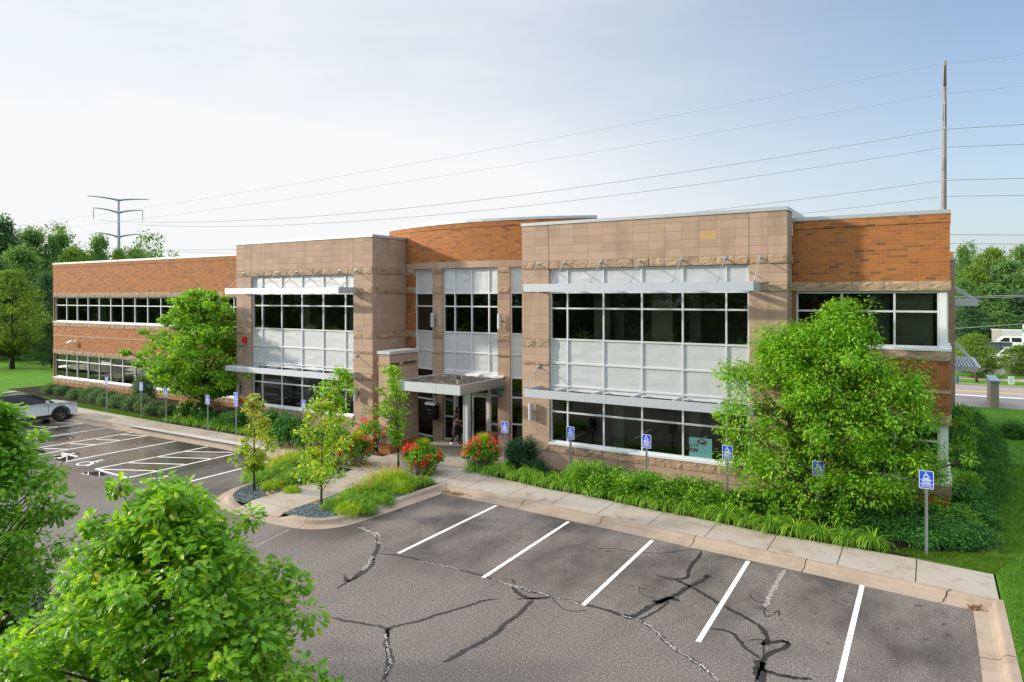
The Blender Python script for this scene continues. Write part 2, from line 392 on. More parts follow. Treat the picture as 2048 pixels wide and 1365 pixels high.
# ------------------------------------------------------------------ leaf machinery
def unit(a): return a/np.maximum(np.linalg.norm(a, axis=-1, keepdims=True), 1e-9)
T_SIMPLE = (np.array([(0, 0, 0), (.45, .26, .07), (1, 0, -.06), (.45, -.26, .07)]), [(0, 1, 2), (0, 2, 3)])
T_WIDE = (np.array([(0, 0, 0), (.3, .42, .08), (.75, .34, .03), (1, 0, -.08), (.75, -.34, .03), (.3, -.42, .08)]), [(0, 1, 2, 3), (0, 3, 4, 5)])
_h = [(0, 0), (.14, .05), (.24, .24), (.36, .10), (.50, .33), (.60, .12), (.76, .30), (.84, .12), (1, 0)]
T_OAK = (np.array([(a, b, abs(b)*.25-.12*a*a) for a, b in _h]+[(a, -b, abs(b)*.25-.12*a*a) for a, b in _h[1:-1]]),
         [(0, 1, 2, 3, 8), (3, 4, 5, 8), (5, 6, 7, 8), (0, 8, 11, 10, 9), (8, 13, 12, 11), (8, 15, 14, 13)])
_st = [(0, 0), (.22, .48), (.30, .18), (.62, .42), (.60, .12), (1, 0)]
T_MAPLE = (np.array([(a, b, .15*abs(b)-.1*a) for a, b in _st]+[(a, -b, .15*abs(b)-.1*a) for a, b in _st[1:-1]]),
           [(0, 1, 2), (0, 2, 4, 5), (2, 3, 4), (0, 7, 6), (0, 5, 9, 7), (7, 9, 8)])
def leaf_mesh(name, C, T, Nn, S, tpl, mats, rnd, mi=None):
    C = np.asarray(C, float); n = len(C); V, F = tpl; k = len(V)
    T = unit(T); B = unit(np.cross(Nn, T)); N2 = np.cross(T, B)
    S = np.asarray(S)[:, None, None]
    co = C[:, None, :]+S*(T[:, None, :]*V[None, :, 0:1]+B[:, None, :]*V[None, :, 1:2]+N2[:, None, :]*V[None, :, 2:3])
    co = co.reshape(-1, 3)
    loops = np.concatenate([np.array(f) for f in F]); lens = np.array([len(f) for f in F])
    nl = len(loops)
    allv = (loops[None, :]+np.arange(n)[:, None]*k).ravel()
    st = np.concatenate([[0], np.cumsum(lens)[:-1]])
    starts = (st[None, :]+np.arange(n)[:, None]*nl).ravel()
    me = bpy.data.meshes.new(name)
    me.vertices.add(len(co)); me.vertices.foreach_set('co', co.astype(np.float32).ravel())
    me.loops.add(len(allv)); me.loops.foreach_set('vertex_index', allv.astype(np.int32))
    me.polygons.add(len(starts)); me.polygons.foreach_set('loop_start', starts.astype(np.int32))
    me.polygons.foreach_set('loop_total', np.tile(lens, n).astype(np.int32))
    for mt in (mats if isinstance(mats, list) else [mats]): me.materials.append(mt)
    if mi is not None: me.polygons.foreach_set('material_index', np.repeat(mi, len(F)).astype(np.int32))
    at = me.attributes.new('rnd', 'FLOAT', 'POINT'); at.data.foreach_set('value', np.repeat(rnd, k).astype(np.float32))
    me.update(calc_edges=True); me.validate(); return me
def rdir(n): return unit(RNG.normal(size=(n, 3)))
def leaf_cloud(centers, radii, per, size, flat=.65, droop=.35, up=.6, sizev=.3):
    """leaves around cluster centres -> C,T,N,S"""
    K = len(centers); cc = np.repeat(centers, per, 0); rr = np.repeat(radii, per)[:, None]
    d = rdir(K*per); r = RNG.uniform(0, 1, (K*per, 1))**.45
    C = cc+d*r*rr*np.array((1, 1, flat))
    out = unit(d*np.array((1, 1, .5))+.35*rdir(K*per))
    T = unit(out+np.array((0, 0, -droop))+.4*rdir(K*per))
    Nn = unit(np.array((0, 0, 1.0))*up+.5*d+.55*rdir(K*per))
    S = size*RNG.uniform(1-sizev, 1+sizev, K*per)
    return C, T, Nn, S
def lump(th, h, ph): return 1+.17*np.sin(3*th+ph[0]+4*h)+.14*np.sin(5*th-9*h+ph[1])+.11*np.sin(8*th+15*h+ph[2])
def make_tree(name, base, H, z0, prof, rx, ry, ncl, per, lsize, mat, tr, tpl=T_SIMPLE, rc=.5, label=None, cat='tree', group=None,
              clip=None, off=(0, 0), droop=.35, nbr=None, seed=1, stem_split=None, mats2=None, frac2=0.0, cname='crown', low=0, rndpow=1.0, flat=.65, spray=0, lobes=()):
    global RNG
    keep = RNG; RNG = np.random.default_rng(seed)
    root = empty(name, base, 0, label, cat, group)
    ph = RNG.uniform(0, 6.28, 3)
    h = RNG.uniform(0, 1, ncl); th = RNG.uniform(0, 2*pi, ncl); r = RNG.uniform(0.0, 1, ncl)**.42
    hs, rs = zip(*prof); R = np.interp(h, hs, rs)*lump(th, h, ph)
    C = np.stack([off[0]*h+rx*R*r*np.cos(th), off[1]*h+ry*R*r*np.sin(th), z0+(H-z0)*h-.1*(H-z0)*(r*R)**2*.6], 1)
    for lx, ly, lz, lr, ln in lobes:    # separate heads of foliage
        dd_ = rdir(ln)*RNG.uniform(.3, 1, (ln, 1))**.5*lr*np.array((1, .9, 1.15)); C = np.concatenate([C, np.array((lx, ly, lz))+dd_]); r = np.concatenate([r, np.full(ln, .95)])
    if spray:      # shoots standing out beyond the crown
        hh = RNG.uniform(.25, 1.0, spray); tt = RNG.uniform(0, 2*pi, spray); f_ = RNG.uniform(1.08, 1.3, spray); R2 = np.interp(hh, hs, rs)*lump(tt, hh, ph)*f_
        up_ = np.where(hh > .75, RNG.uniform(0.0, .10, spray), 0)
        C2 = np.stack([off[0]*hh+rx*R2*np.cos(tt), off[1]*hh+ry*R2*np.sin(tt), z0+(H-z0)*(hh+up_)], 1)
        C = np.concatenate([C, C2]); r = np.concatenate([r, np.full(spray, 1.3)])
    if clip is not None:
        k = clip(C+np.array(base)); C = C[k]; r = r[k]
    rad = rc*RNG.uniform(.6, 1.35, len(C)); rad[r > 1.2] *= .62
    # limbs
    mb = MB(); npz = 7
    lean = np.array((off[0], off[1], 0))*.5
    ttop = z0+(H-z0)*.82
    wob = RNG.normal(0, .03*H/7, (npz, 2))
    tp = []
    for i in range(npz):
        f = i/(npz-1); tp.append((lean[0]*f*f+wob[i][0]*f, lean[1]*f*f+wob[i][1]*f, -.05+ttop*f))
    rads = [tr*(1.25 if i == 0 else 1)*(1-.88*(i/(npz-1)))+.008 for i in range(npz)]
    mb.tube(tp, rads, M['bark'], 9)
    tpa = np.array(tp)
    nb = nbr or min(len(C), 46)
    order = np.argsort(-r+RNG.uniform(-.2, .2, len(C)))[:nb]
    for i in order:
        c = C[i]; L = math.hypot(c[0], c[1])
        hz = min(max(c[2]-L*RNG.uniform(.5, .95), z0*.55+.15*z0*RNG.uniform(0, 1)+.02), ttop*.96)
        f = (hz+.05)/ttop; k = min(int(f*(npz-1)), npz-2); g = f*(npz-1)-k
        p0 = tpa[k]*(1-g)+tpa[k+1]*g
        rr = (tr*(1-.88*f)+.008)*RNG.uniform(.35, .55)
        mid1 = p0+(c-p0)*.35+np.array((0, 0, -.04*L))+RNG.normal(0, .04*L, 3); mid2 = p0+(c-p0)*.7+np.array((0, 0, .03*L))+RNG.normal(0, .04*L, 3)
        mb.tube([p0, mid1, mid2, c], [rr, rr*.7, rr*.42, .006+rr*.12], M['bark'], 5, False)
        for q in range(3):     # twigs
            e = c+rdir(1)[0]*rad[i]*.9; mb.tube([mid2*.4+c*.6, (c+e)/2+RNG.normal(0, .04, 3), e], [rr*.25+.003, rr*.15+.003, .003], M['bark'], 3, False)
    local(mb.build('trunk', root, True, loc=(0, 0, 0)))
    Cc, T, Nn, S = leaf_cloud(C, rad, per, lsize, flat, droop)
    if clip is not None:
        k = clip(Cc+np.array(base)); Cc, T, Nn, S = Cc[k], T[k], Nn[k], S[k]
    # leaf colour varies at random from leaf to leaf
    rnd = np.clip(RNG.beta(2.0, 2.4, len(Cc))**rndpow, 0, 1)
    mi = None; mats = mat
    if mats2 is not None:
        mats = [mat, mats2]; mi = (RNG.uniform(0, 1, len(Cc)) < frac2*np.clip((Cc[:, 2]-z0)/(H-z0)*1.6, 0, 1.5)).astype(int)
    local(link(cname, leaf_mesh(name+'_crown', Cc, T, Nn, S, tpl, mats, rnd, mi), root))
    RNG = keep
    return root
def blade_mesh(name, base, dirs, length, width, droop, mat, rnd, seg=4):
    """arching grass blades; vectorised"""
    n = len(base); t = np.linspace(0, 1, seg+1)
    hd = unit(dirs*np.array((1, 1, 0))+1e-6); 
    el = np.arctan2(dirs[:, 2], np.linalg.norm(dirs[:, :2], axis=1))
    pts = np.zeros((n, seg+1, 3)); cur = base.copy(); pts[:, 0] = cur; ang = el.copy()
    for i in range(1, seg+1):
        st = (length/seg)[:, None]
        cur = cur+st*(hd*np.cos(ang)[:, None]+np.array((0, 0, 1.0))*np.sin(ang)[:, None])
        ang = ang-droop*(0.4+1.1*i/seg)/seg*2
        pts[:, i] = cur
    side = np.stack([-hd[:, 1], hd[:, 0], np.zeros(n)], 1)
    wv = (width[:, None]*(1-t[None, :]**2.2*.92))[:, :, None]
    L = pts+side[:, None, :]*wv/2; Rr = pts-side[:, None, :]*wv/2+np.array((0, 0, 1.0))*wv*.15
    co = np.stack([L, Rr], 2).reshape(-1, 3)
    k = 2*(seg+1); q = np.array([[2*i, 2*i+1, 2*i+3, 2*i+2] for i in range(seg)]).ravel()
    allv = (q[None, :]+np.arange(n)[:, None]*k).ravel()
    me = bpy.data.meshes.new(name); me.vertices.add(len(co)); me.vertices.foreach_set('co', co.astype(np.float32).ravel())
    me.loops.add(len(allv)); me.loops.foreach_set('vertex_index', allv.astype(np.int32))
    me.polygons.add(n*seg); me.polygons.foreach_set('loop_start', (np.arange(n*seg)*4).astype(np.int32)); me.polygons.foreach_set('loop_total', np.full(n*seg, 4, np.int32))
    me.materials.append(mat)
    at = me.attributes.new('rnd', 'FLOAT', 'POINT'); at.data.foreach_set('value', np.repeat(rnd, k).astype(np.float32))
    me.update(calc_edges=True); me.validate(); return me
def tuft(name, nb, L, spread, mat, w=.016, droop=1.5, el=(50, 88), z=0.0, r0=.07):
    th = RNG.uniform(0, 2*pi, nb); e = np.radians(RNG.uniform(*el, nb))
    d = np.stack([np.cos(th)*np.cos(e), np.sin(th)*np.cos(e), np.sin(e)], 1)
    rr = RNG.uniform(0, r0, nb)
    b = np.stack([np.cos(th)*rr, np.sin(th)*rr, np.full(nb, z)], 1)
    return blade_mesh(name, b, d, L*RNG.uniform(.6, 1.15, nb), w*RNG.uniform(.6, 1.2, nb), droop*RNG.uniform(.7, 1.3, nb), mat, RNG.beta(2, 2, nb), 5)
def shrub_mesh(name, r, h, nl, ls, mat, tpl=T_SIMPLE, lumps=8, droop=.0):
    """domed shrub: overlapping leaf lumps"""
    ph = RNG.uniform(0, 6.28, 3); K = lumps*4
    th = RNG.uniform(0, 2*pi, K); q = RNG.uniform(0.05, 1, K)**.6
    C = np.stack([np.cos(th)*q*r*.78*lump(th, q, ph), np.sin(th)*q*r*.78*lump(th, q, ph), h*(.78*np.sqrt(np.clip(1-q*q*.85, 0, 1))*RNG.uniform(.45, 1.05, K))], 1)
    C[:, 2] = np.maximum(C[:, 2], .12*h)
    Cc, T, Nn, S = leaf_cloud(C, np.full(K, r*.36)*RNG.uniform(.6, 1.2, K), max(4, nl//K), ls, .75, droop, .6)
    Cc[:, 2] = np.abs(Cc[:, 2])
    return leaf_mesh(name, Cc, T, Nn, S, tpl, mat, RNG.beta(2, 2.2, len(Cc)))
def wheelchair(mb, mat, fn, w=.03):
    """access symbol in a unit square (0..1), fn maps (a,b)->3D, strokes as quads"""
    def stroke(pts, wd):
        for i in range(len(pts)-1):
            a, b = pts[i], pts[i+1]; dx, dy = b[0]-a[0], b[1]-a[1]; l = math.hypot(dx, dy) or 1
            nx, ny = -dy/l*wd/2, dx/l*wd/2
            mb.face([fn(a[0]-nx, a[1]-ny), fn(b[0]-nx, b[1]-ny), fn(b[0]+nx, b[1]+ny), fn(a[0]+nx, a[1]+ny)], mat)
    hc = [(.40+.075*cos(t), .93+.075*sin(t)) for t in np.linspace(0, 2*pi, 11)[:-1]]
    mb.face([fn(*q) for q in hc], mat)
    stroke([(.41, .84), (.44, .48), (.70, .46), (.84, .14), (.95, .18)], .10)
    stroke([(.43, .68), (.66, .67)], .08)
    stroke([(.44+.30*cos(t), .30+.30*sin(t)) for t in np.linspace(radians(115), radians(345), 15)], .08)
def text_mesh(txt, size, mat, bold=False, extrude=0.0):
    cu = bpy.data.curves.new('lettering', 'FONT'); cu.body = txt; cu.size = size; cu.align_x = 'CENTER'; cu.align_y = 'CENTER'
    cu.offset = size*.02 if bold else 0; cu.extrude = extrude; cu.resolution_u = 3
    ob = bpy.data.objects.new('tmp_text', cu); COL.objects.link(ob)
    dg = bpy.context.evaluated_depsgraph_get(); me = bpy.data.meshes.new_from_object(ob.evaluated_get(dg))
    bpy.data.objects.remove(ob); bpy.data.curves.remove(cu)
    me.materials.clear(); me.materials.append(mat); return me
# ================================================================== THE BUILDING
BROOT = (-28.0, 25.0, 0.0)
bld = empty('office_building', BROOT, 0, 'long two-storey brick and buff stone office building with silver sunshades over dark windows', 'building')
def bp(mb, name, parent=None, smooth=False):
    o = link(name, mb.mesh(name, smooth), parent or bld)
    if parent is None: o.matrix_parent_inverse = Matrix.Translation(-Vector(BROOT))
    return o
S1 = [(.17, .79), ]
def stone_rows(mb, fr, u0, u1, uo, z0=.0, z1=9.79, n0=-.3):
    """column of smooth block with rock-faced courses at the building's levels"""
    for a, b, k in ((-.1, .79, 0), (.79, 1.10, 1), (1.10, 2.96, 0), (2.96, 3.27, 1), (3.27, 4.22, 0), (4.22, 4.32, 2), (4.32, 4.94, 3), (4.94, 5.25, 1), (5.25, 7.11, 3), (7.11, 7.42, 1), (7.42, 8.04, 3), (8.04, 8.35, 1), (8.35, 9.79, 3)):
        a2, b2 = max(a, z0), min(b, z1)
        if b2 <= a2+.01: continue
        if k == 0: mb.box(fr, u0, u1, n0, 0, a2, b2, M['stone'], uo, .17)
        elif k == 3: mb.box(fr, u0, u1, n0, 0, a2, b2, M['stone'], uo, 4.32)
        elif k == 2: mb.rock(fr, u0, u1, a2, b2, M['rock'], .6125, uo, n0)
        else: mb.rock(fr, u0, u1, a2, b2, M['rock'], .6125, uo, n0)
def glazing(fr, us, zs, kinds, name='window', nf=-.10, mw=.062, deep=.12, parent=None, corner=None, glass='glass', skip_bottom=False, lamps=None):
    """us: mullion centre lines, zs: rail centre lines, kinds per row: g glass / p panel"""
    f = MB(); zones = []
    h = mw/2
    for i, u in enumerate(us):
        a, b = (u, u+mw) if i == 0 else ((u-mw, u) if i == len(us)-1 else (u-h, u+h))
        f.box(fr, a, b, nf-deep, nf, zs[0], zs[-1], M['alu'])
    for j, z in enumerate(zs):
        a, b = (z, z+mw) if j == 0 else ((z-mw, z) if j == len(zs)-1 else (z-h, z+h))
        for i in range(len(us)-1):
            u0 = us[i]+(mw if i == 0 else h); u1 = us[i+1]-(mw if i == len(us)-2 else h)
            f.box(fr, u0, u1, nf-deep, nf-.004, a, b, M['alu'])
    for j in range(len(zs)-1):
        if j == 0 or kinds[j] != kinds[j-1]: zones.append((kinds[j], MB()))
        g = pn = zones[-1][1]
        for i in range(len(us)-1):
            u0, u1, z0, z1 = us[i]+.02, us[i+1]-.02, zs[j]+.02, zs[j+1]-.02
            if kinds[j] == 'g':
                t = RNG.normal(0, .0018, 4)
                g.face([fr.p(u0, nf-.06+t[0], z0), fr.p(u1, nf-.06+t[1], z0), fr.p(u1, nf-.06+t[2], z1), fr.p(u0, nf-.06+t[3], z1)], M[glass])
            elif kinds[j] == 'p':
                NN = 6; t = RNG.normal(0, .0035, (NN, NN)); t[0] = t[-1] = 0; t[:, 0] = t[:, -1] = 0
                for a in range(NN-1):
                    for b in range(NN-1):
                        q = [(a, b), (a+1, b), (a+1, b+1), (a, b+1)]
                        pn.face([fr.p(u0+(u1-u0)*x/(NN-1), nf-.05+t[x, y], z0+(z1-z0)*y/(NN-1)) for x, y in q], M['panel'])
    w = bp(f, name, parent)
    for k, q_ in zones: bp(q_, 'glass' if k == 'g' else 'spandrel_panel', w, k == 'p')
    return w
def coping(mb, fr, u0, u1, z0, z1, depth=.42, seams=3.0, n1=.035):
    mb.box(fr, u0-.03, u1+.03, -depth, n1, z0, z1, M['coping'])
    u = u0+seams
    while u < u1-.5:
        mb.box(fr, u-.07, u+.07, -depth-.003, n1+.004, z0-.004, z1+.004, M['coping']); u += seams
# ---- left wing ----------------------------------------------------------------
YL, YB, YR, YW = 27.1, 24.4, 24.05, 24.98
LW = Fr(0, YL, 0)
wb = MB(); x0, x1 = -58.32, -32.45
def brick(mb, fr, a, b, z0, z1, n=0, n0=-.3): mb.box(fr, a, b, n0, n, z0, z1, M['brick'], 0, 0)
for a, b in ((-.1, .38), (2.88, 3.94), (4.04, 4.68), (7.25, 9.22)): brick(wb, LW, x0, x1, a, b)
brick(wb, LW, x0-.02, x1, 9.22, 9.46, .022)
brick(wb, LW, x0, x0+.10, .70, 2.58); brick(wb, LW, x0, x0+.10, 5.0, 6.93)
brick(wb, LW, -34.5, x1, .70, 2.58); brick(wb, LW, -34.5, x1, 5.0, 6.93)
bp(wb, 'brick_wall')
rb = MB()
for a, b in ((.38, .70), (2.58, 2.88), (4.68, 5.0), (6.93, 7.25)): rb.rock(LW, x0-.02, x1, a, b, M['rock'], .6125)
rb.box(LW, x0, x1, -.3, .02, 3.94, 4.04, M['stone'], 0, 0)
bp(rb, 'rock_faced_band')
us = [x0+.11]+[-56.53+1.533*k for k in range(14)]+[-34.5]
for zs in ((.78, 2.05, 2.57), (5.08, 6.31, 6.92)):
    glazing(LW, us, zs, 'gg')
    sl = MB(); sl.box(LW, x0+.02, -34.5, -.2, .045, zs[0]-.085, zs[0]-.002, M['alu_white']); bp(sl, 'window_sill')
cp = MB(); coping(cp, LW, x0, x1, 9.46, 9.58, .4); bp(cp, 'coping')
# ---- stone blocks ---------------------------------------------------------------
def stone_block(fr, a, b, g0, g1, ph):
    w = MB(); r = w
    stone_rows(w, fr, a, g0, a); stone_rows(w, fr, g1, b, g1)
    # between the columns: below the sill and above the head
    w.box(fr, g0, g1, -.3, 0, -.1, .79, M['stone'], ph, .17); w.rock(fr, g0, g1, .79, 1.10, M['rock'], .6125, ph)
    w.rock(fr, g0, g1, 8.04, 8.35, M['rock'], .6125, ph)
    w.box(fr, g0, g1, -.3, 0, 8.35, 9.79, M['stone'], ph, 4.32)
    bp(w, 'stone_wall')
    for u in (g0, g1):      # control joints
        j = MB(); j.box(fr, u-.008, u+.008, -.02, .003, 8.36, 9.78, M['interior_dark']); bp(j, 'control_joint')
    ms = [g0+.01, g0+.76]+[g0+.76+1.533*k for k in range(1, 5)]+[g1-.01]
    glazing(fr, ms, (1.19, 2.39, 3.27, 3.42, 4.32, 5.26, 6.48, 7.10, 8.03), 'ggpppggp', deep=.14)
    sl = MB(); sl.box(fr, g0, g1, -.2, .06, 1.10, 1.185, M['alu_white']); bp(sl, 'window_sill')
    return ms
msL = stone_block(Fr(0, YB, 0), -32.62, -22.62, -31.38, -23.86, -30.9)
msR = stone_block(Fr(0, YR, 0), -14.18, -4.04, -12.94, -5.26, -12.48-.0)
# odd replaced block, weathered ochre
ob_ = MB(); ob_.box(Fr(0, YR, 0), -6.93, -6.335, -.1, .004, 8.93+.0, 9.235, simple('ochre_block', (.40, .27, .13), .9, 0, .1, 8), 0, 0); bp(ob_, 'replaced_block')
# returns
ret = MB()
frR = Fr(-22.62, YB, pi/2); stone_rows(ret, frR, .302, 2.9, 0.0, n0=-.28)
bp(ret, 'stone_wall')
ret = MB(); fr2 = Fr(-4.04, YR, pi/2); stone_rows(ret, fr2, .302, .93, 0.0, n0=-.28); bp(ret, 'stone_wall')
ret = MB(); ret.box(Fr(-32.62, YL, -pi/2), 0, 2.398, -.28, 0, -.1, 9.79, M['stone'], 0, .17); bp(ret, 'stone_wall')
ret = MB(); ret.box(Fr(-14.18, 27.6, -pi/2), 0, 3.248, -.28, 0, -.1, 9.79, M['stone'], 0, .17); bp(ret, 'stone_wall')
cp = MB(); coping(cp, Fr(0, YB, 0), -32.62, -22.62, 9.79, 9.91); cp.box(Fr(-22.62, YB, pi/2), .42, 3.4, -.4, .035, 9.79, 9.908, M['coping']); cp.box(Fr(-32.62, 28.6, -pi/2), 0, 3.77, -.4, .035, 9.79, 9.908, M['coping']); bp(cp, 'coping')
cp = MB(); coping(cp, Fr(0, YR, 0), -14.18, -4.04, 9.79, 9.91); cp.box(Fr(-4.04, YR, pi/2), .42, 3.4, -.4, .035, 9.79, 9.908, M['coping']); cp.box(Fr(-14.18, 29.0, -pi/2), 0, 4.5, -.4, .035, 9.79, 9.908, M['coping']); bp(cp, 'coping')
# ---- right wing -----------------------------------------------------------------
RW = Fr(0, YW, 0); a0, a1 = -4.03, .50
wb = MB()
for z0, z1 in ((-.1, .79), (3.27, 3.94), (4.04, 4.94), (7.42, 9.22)): brick(wb, RW, a0, a1, z0, z1)
brick(wb, RW, a0, a1+.02, 9.22, 9.49, .022)
brick(wb, RW, a0, a0+.08, 1.10, 2.96); brick(wb, RW, a0, a0+.08, 5.25, 7.11)
SD = Fr(a1, YW, pi/2)   # side wall, running back from the corner
for z0, z1 in ((-.1, .79), (3.27, 3.94), (4.04, 4.94), (7.42, 9.22)): brick(wb, SD, .3, 16.8, z0, z1)
brick(wb, SD, .3, 16.8, 9.22, 9.49, .022); brick(wb, SD, 3.1, 16.8, 1.10, 2.96); brick(wb, SD, 3.1, 16.8, 5.25, 7.11)
bp(wb, 'brick_wall')
rb = MB()
for z0, z1 in ((.79, 1.10), (2.96, 3.27), (4.94, 5.25), (7.11, 7.42)):
    rb.rock(RW, a0, a1+.03, z0, z1, M['rock'], .92, -.35); rb.rock(SD, .02, 16.8, z0, z1, M['rock'], .92, 0)
rb.box(RW, a0, a1+.02, -.3, .02, 3.94, 4.04, M['stone'], 0, 0); rb.box(SD, .3, 16.8, -.3, .02, 3.94, 4.04, M['stone'], 0, 0)
bp(rb, 'rock_faced_band')
mu = [a0+.10]+[P(u, 650, y=YW)[0] for u in (1683, 1788.7, 1879.3)]
for zs in ((1.19, 2.42, 2.95), (5.33, 6.46, 7.10)):
    w = glazing(RW, mu, zs, 'gg')
    f = MB(); f.box(RW, mu[-1]+.002, a1-.09, -.22, -.075, zs[0], zs[-1], M['alu_white']); f.box(RW, mu[-1]+.1, a1-.05, -.4, -.10, zs[0], zs[-1], M['alu_white'])
    bp(f, 'corner_frame')
    glazing(SD, [.25, 1.6, 3.08], zs, 'gg')
    sl = MB(); sl.box(RW, a0+.08, a1+.03, -.25, .05, zs[0]-.085, zs[0]-.002, M['alu_white']); sl.box(SD, .27, 3.1, -.25, .05, zs[0]-.085, zs[0]-.002, M['alu_white']); bp(sl, 'window_sill')
cp = MB(); coping(cp, RW, a0+.0, a1, 9.49, 9.61, .4, 2.2); cp.box(SD, .41, 17, -.4, .035, 9.49, 9.608, M['coping']); bp(cp, 'coping')
# far stone volume on the right side with its own sunshades
YF = 41.0
xf = P(1910, 600, y=YF)[0]
ft = MB(); FF = Fr(0, YF, 0)
ft.box(FF, .2, xf, -7, 0, -.1, P(1908, 521, y=YF)[2], M['stone'], 0, 0); bp(ft, 'stone_wall')
cp = MB(); zc = P(1908, 521, y=YF)[2]; cp.box(FF, .1, xf+.05, -7.05, .04, zc, zc+.12, M['coping']); bp(cp, 'coping')
for z0, vb, rodt in ((P(1912, 612, y=YF)[2], 600, 573), (P(1912, 742, y=YF)[2], 733, 690)):
    z1 = P(1912, vb, y=YF)[2]; xe = P(1957, 600, y=YF)[0]; zr = P(1912, rodt, y=YF)[2]
    s_ = MB(); s_.box(FF, xe-.06, xe, -6.5, 0, z0, z1, M['shade'])
    for k in range(6): s_.box(FF, xf+.01, xe-.06, -6.5+1.29*k, -6.44+1.29*k, z0, z1, M['shade'])
    s_.box(FF, xf+.01, xe-.06, -.06+.0, -.0, z0, z1, M['shade'])
    for k in range(8): s_.box(FF, xf+.02+.14*k, xf+.10+.14*k, -6.4, -.07, z1-.05, z1-.03, M['shade'])
    sh = bp(s_, 'sunshade')
    for k in range(6):
        r_ = MB(); yy = YF+.1+1.29*k; r_.tube([(xf+.0, yy, zr), (xe-.05, yy, z1)], .022, M['galv'], 6); bp(r_, 'rod', sh)
bl = MB(); bl.box(Fr(0, 34.0, 0), .56, .66, -2.6, 0, P(1903, 530, y=34)[2], P(1903, 481, y=34)[2], simple('blue_panel', (.08, .24, .42), .45, .2, .1, 2)); bp(bl, 'side_sign_panel')
# ---- sunshades of the two stone blocks -------------------------------------------
def sunshade(fr, u0, u1, n1, z0, z1, ms, rods, zr, hidden=False):
    s_ = MB()
    s_.box(fr, u0, u1, n1-.07, n1, z0, z1, M['shade'])
    k = u0+2.6
    while k < u1-1: s_.box(fr, k-.004, k+.004, n1-.05, n1+.003, z0+.004, z1-.004, M['coping']); k += 2.6
    for u in (u0, u1-.07): s_.box(fr, u, u+.07, 0.03, n1-.07, z0, z1, M['shade'])
    for u in ms:           # tapered outriggers in line with the mullions
        p = fr.p; t = .025
        for sg in (-t, t):
            s_.face([p(u+sg, -.02, z1-.02), p(u+sg, -.02, z1-.10), p(u+sg, n1-.07, z0+.02), p(u+sg, n1-.07, z1-.02)][::(1 if sg > 0 else -1)], M['shade'])
        s_.face([p(u-t, -.02, z1-.02), p(u+t, -.02, z1-.02), p(u+t, n1-.07, z1-.02), p(u-t, n1-.07, z1-.02)], M['shade'])
        s_.face([p(u-t, -.02, z1-.10), p(u-t, n1-.07, z0+.02), p(u+t, n1-.07, z0+.02), p(u+t, -.02, z1-.10)], M['shade'])
    s_.box(fr, u0+.07, u1-.07, n1-.20, n1-.07, z0, z0+.012, M['shade'])
    sh = bp(s_, 'sunshade')
    for (ua, ub) in rods:
        r_ = MB(); A = fr.p(ua, .03, zr); B = fr.p(ub, n1-.10, z1+.03)
        A2 = tuple(A[i]+.08*(B[i]-A[i]) for i in range(3)); B2 = tuple(B[i]+.08*(A[i]-B[i]) for i in range(3))
        r_.tube([A, A2], .032, M['galv'], 7); r_.tube([A2, B2], .017, M['galv'], 7); r_.tube([B2, B], .032, M['galv'], 7)
        r_.box(fr, ua-.07, ua+.07, 0.0, .045, zr-.07, zr+.07, M['galv']); bp(r_, 'rod', sh)
    return sh
nR = YR-22.79
def rodsfor(us, y_off=0): return [(u, u-.0) for u in us]
rw = [P(1020+q/3.413, 522, y=YR)[0] for q in (195, 372, 622, 890, 1172, 1470, 1710)]
re_ = [P(1020+q/3.413, 565, y=22.85)[0] for q in (103, 290, 543, 815, 1105, 1415, 1665)]
FRR, FRL = Fr(0, YR, 0), Fr(0, YB, 0)
sunshade(FRR, -13.37, -4.85, nR, 7.13, 7.43, msR[1:-1], list(zip(rw, re_)), 8.27)
sunshade(FRR, -13.37, -4.85, nR, 3.10, 3.40, msR[1:-1], [(rw[0], re_[0]), (rw[-1], re_[-1])], 4.15)
lw_ = [P(440+q/4.876, 545, y=YB)[0] for q in (235, 375, 560, 750, 955, 1165, 1332)]
le_ = [P(440+q/4.876, 575, y=23.2)[0] for q in (70, 210, 397, 590, 790, 1005, 1180)]
nL = YB-23.17
sunshade(FRL, -31.93, -23.60, nL, 7.10, 7.40, msL[1:-1], list(zip(lw_, le_)), 8.22)
sunshade(FRL, -31.93, -23.60, nL, 3.05, 3.33, msL[1:-1], [(lw_[0], le_[0]), (lw_[-1], le_[-1])], 4.12)
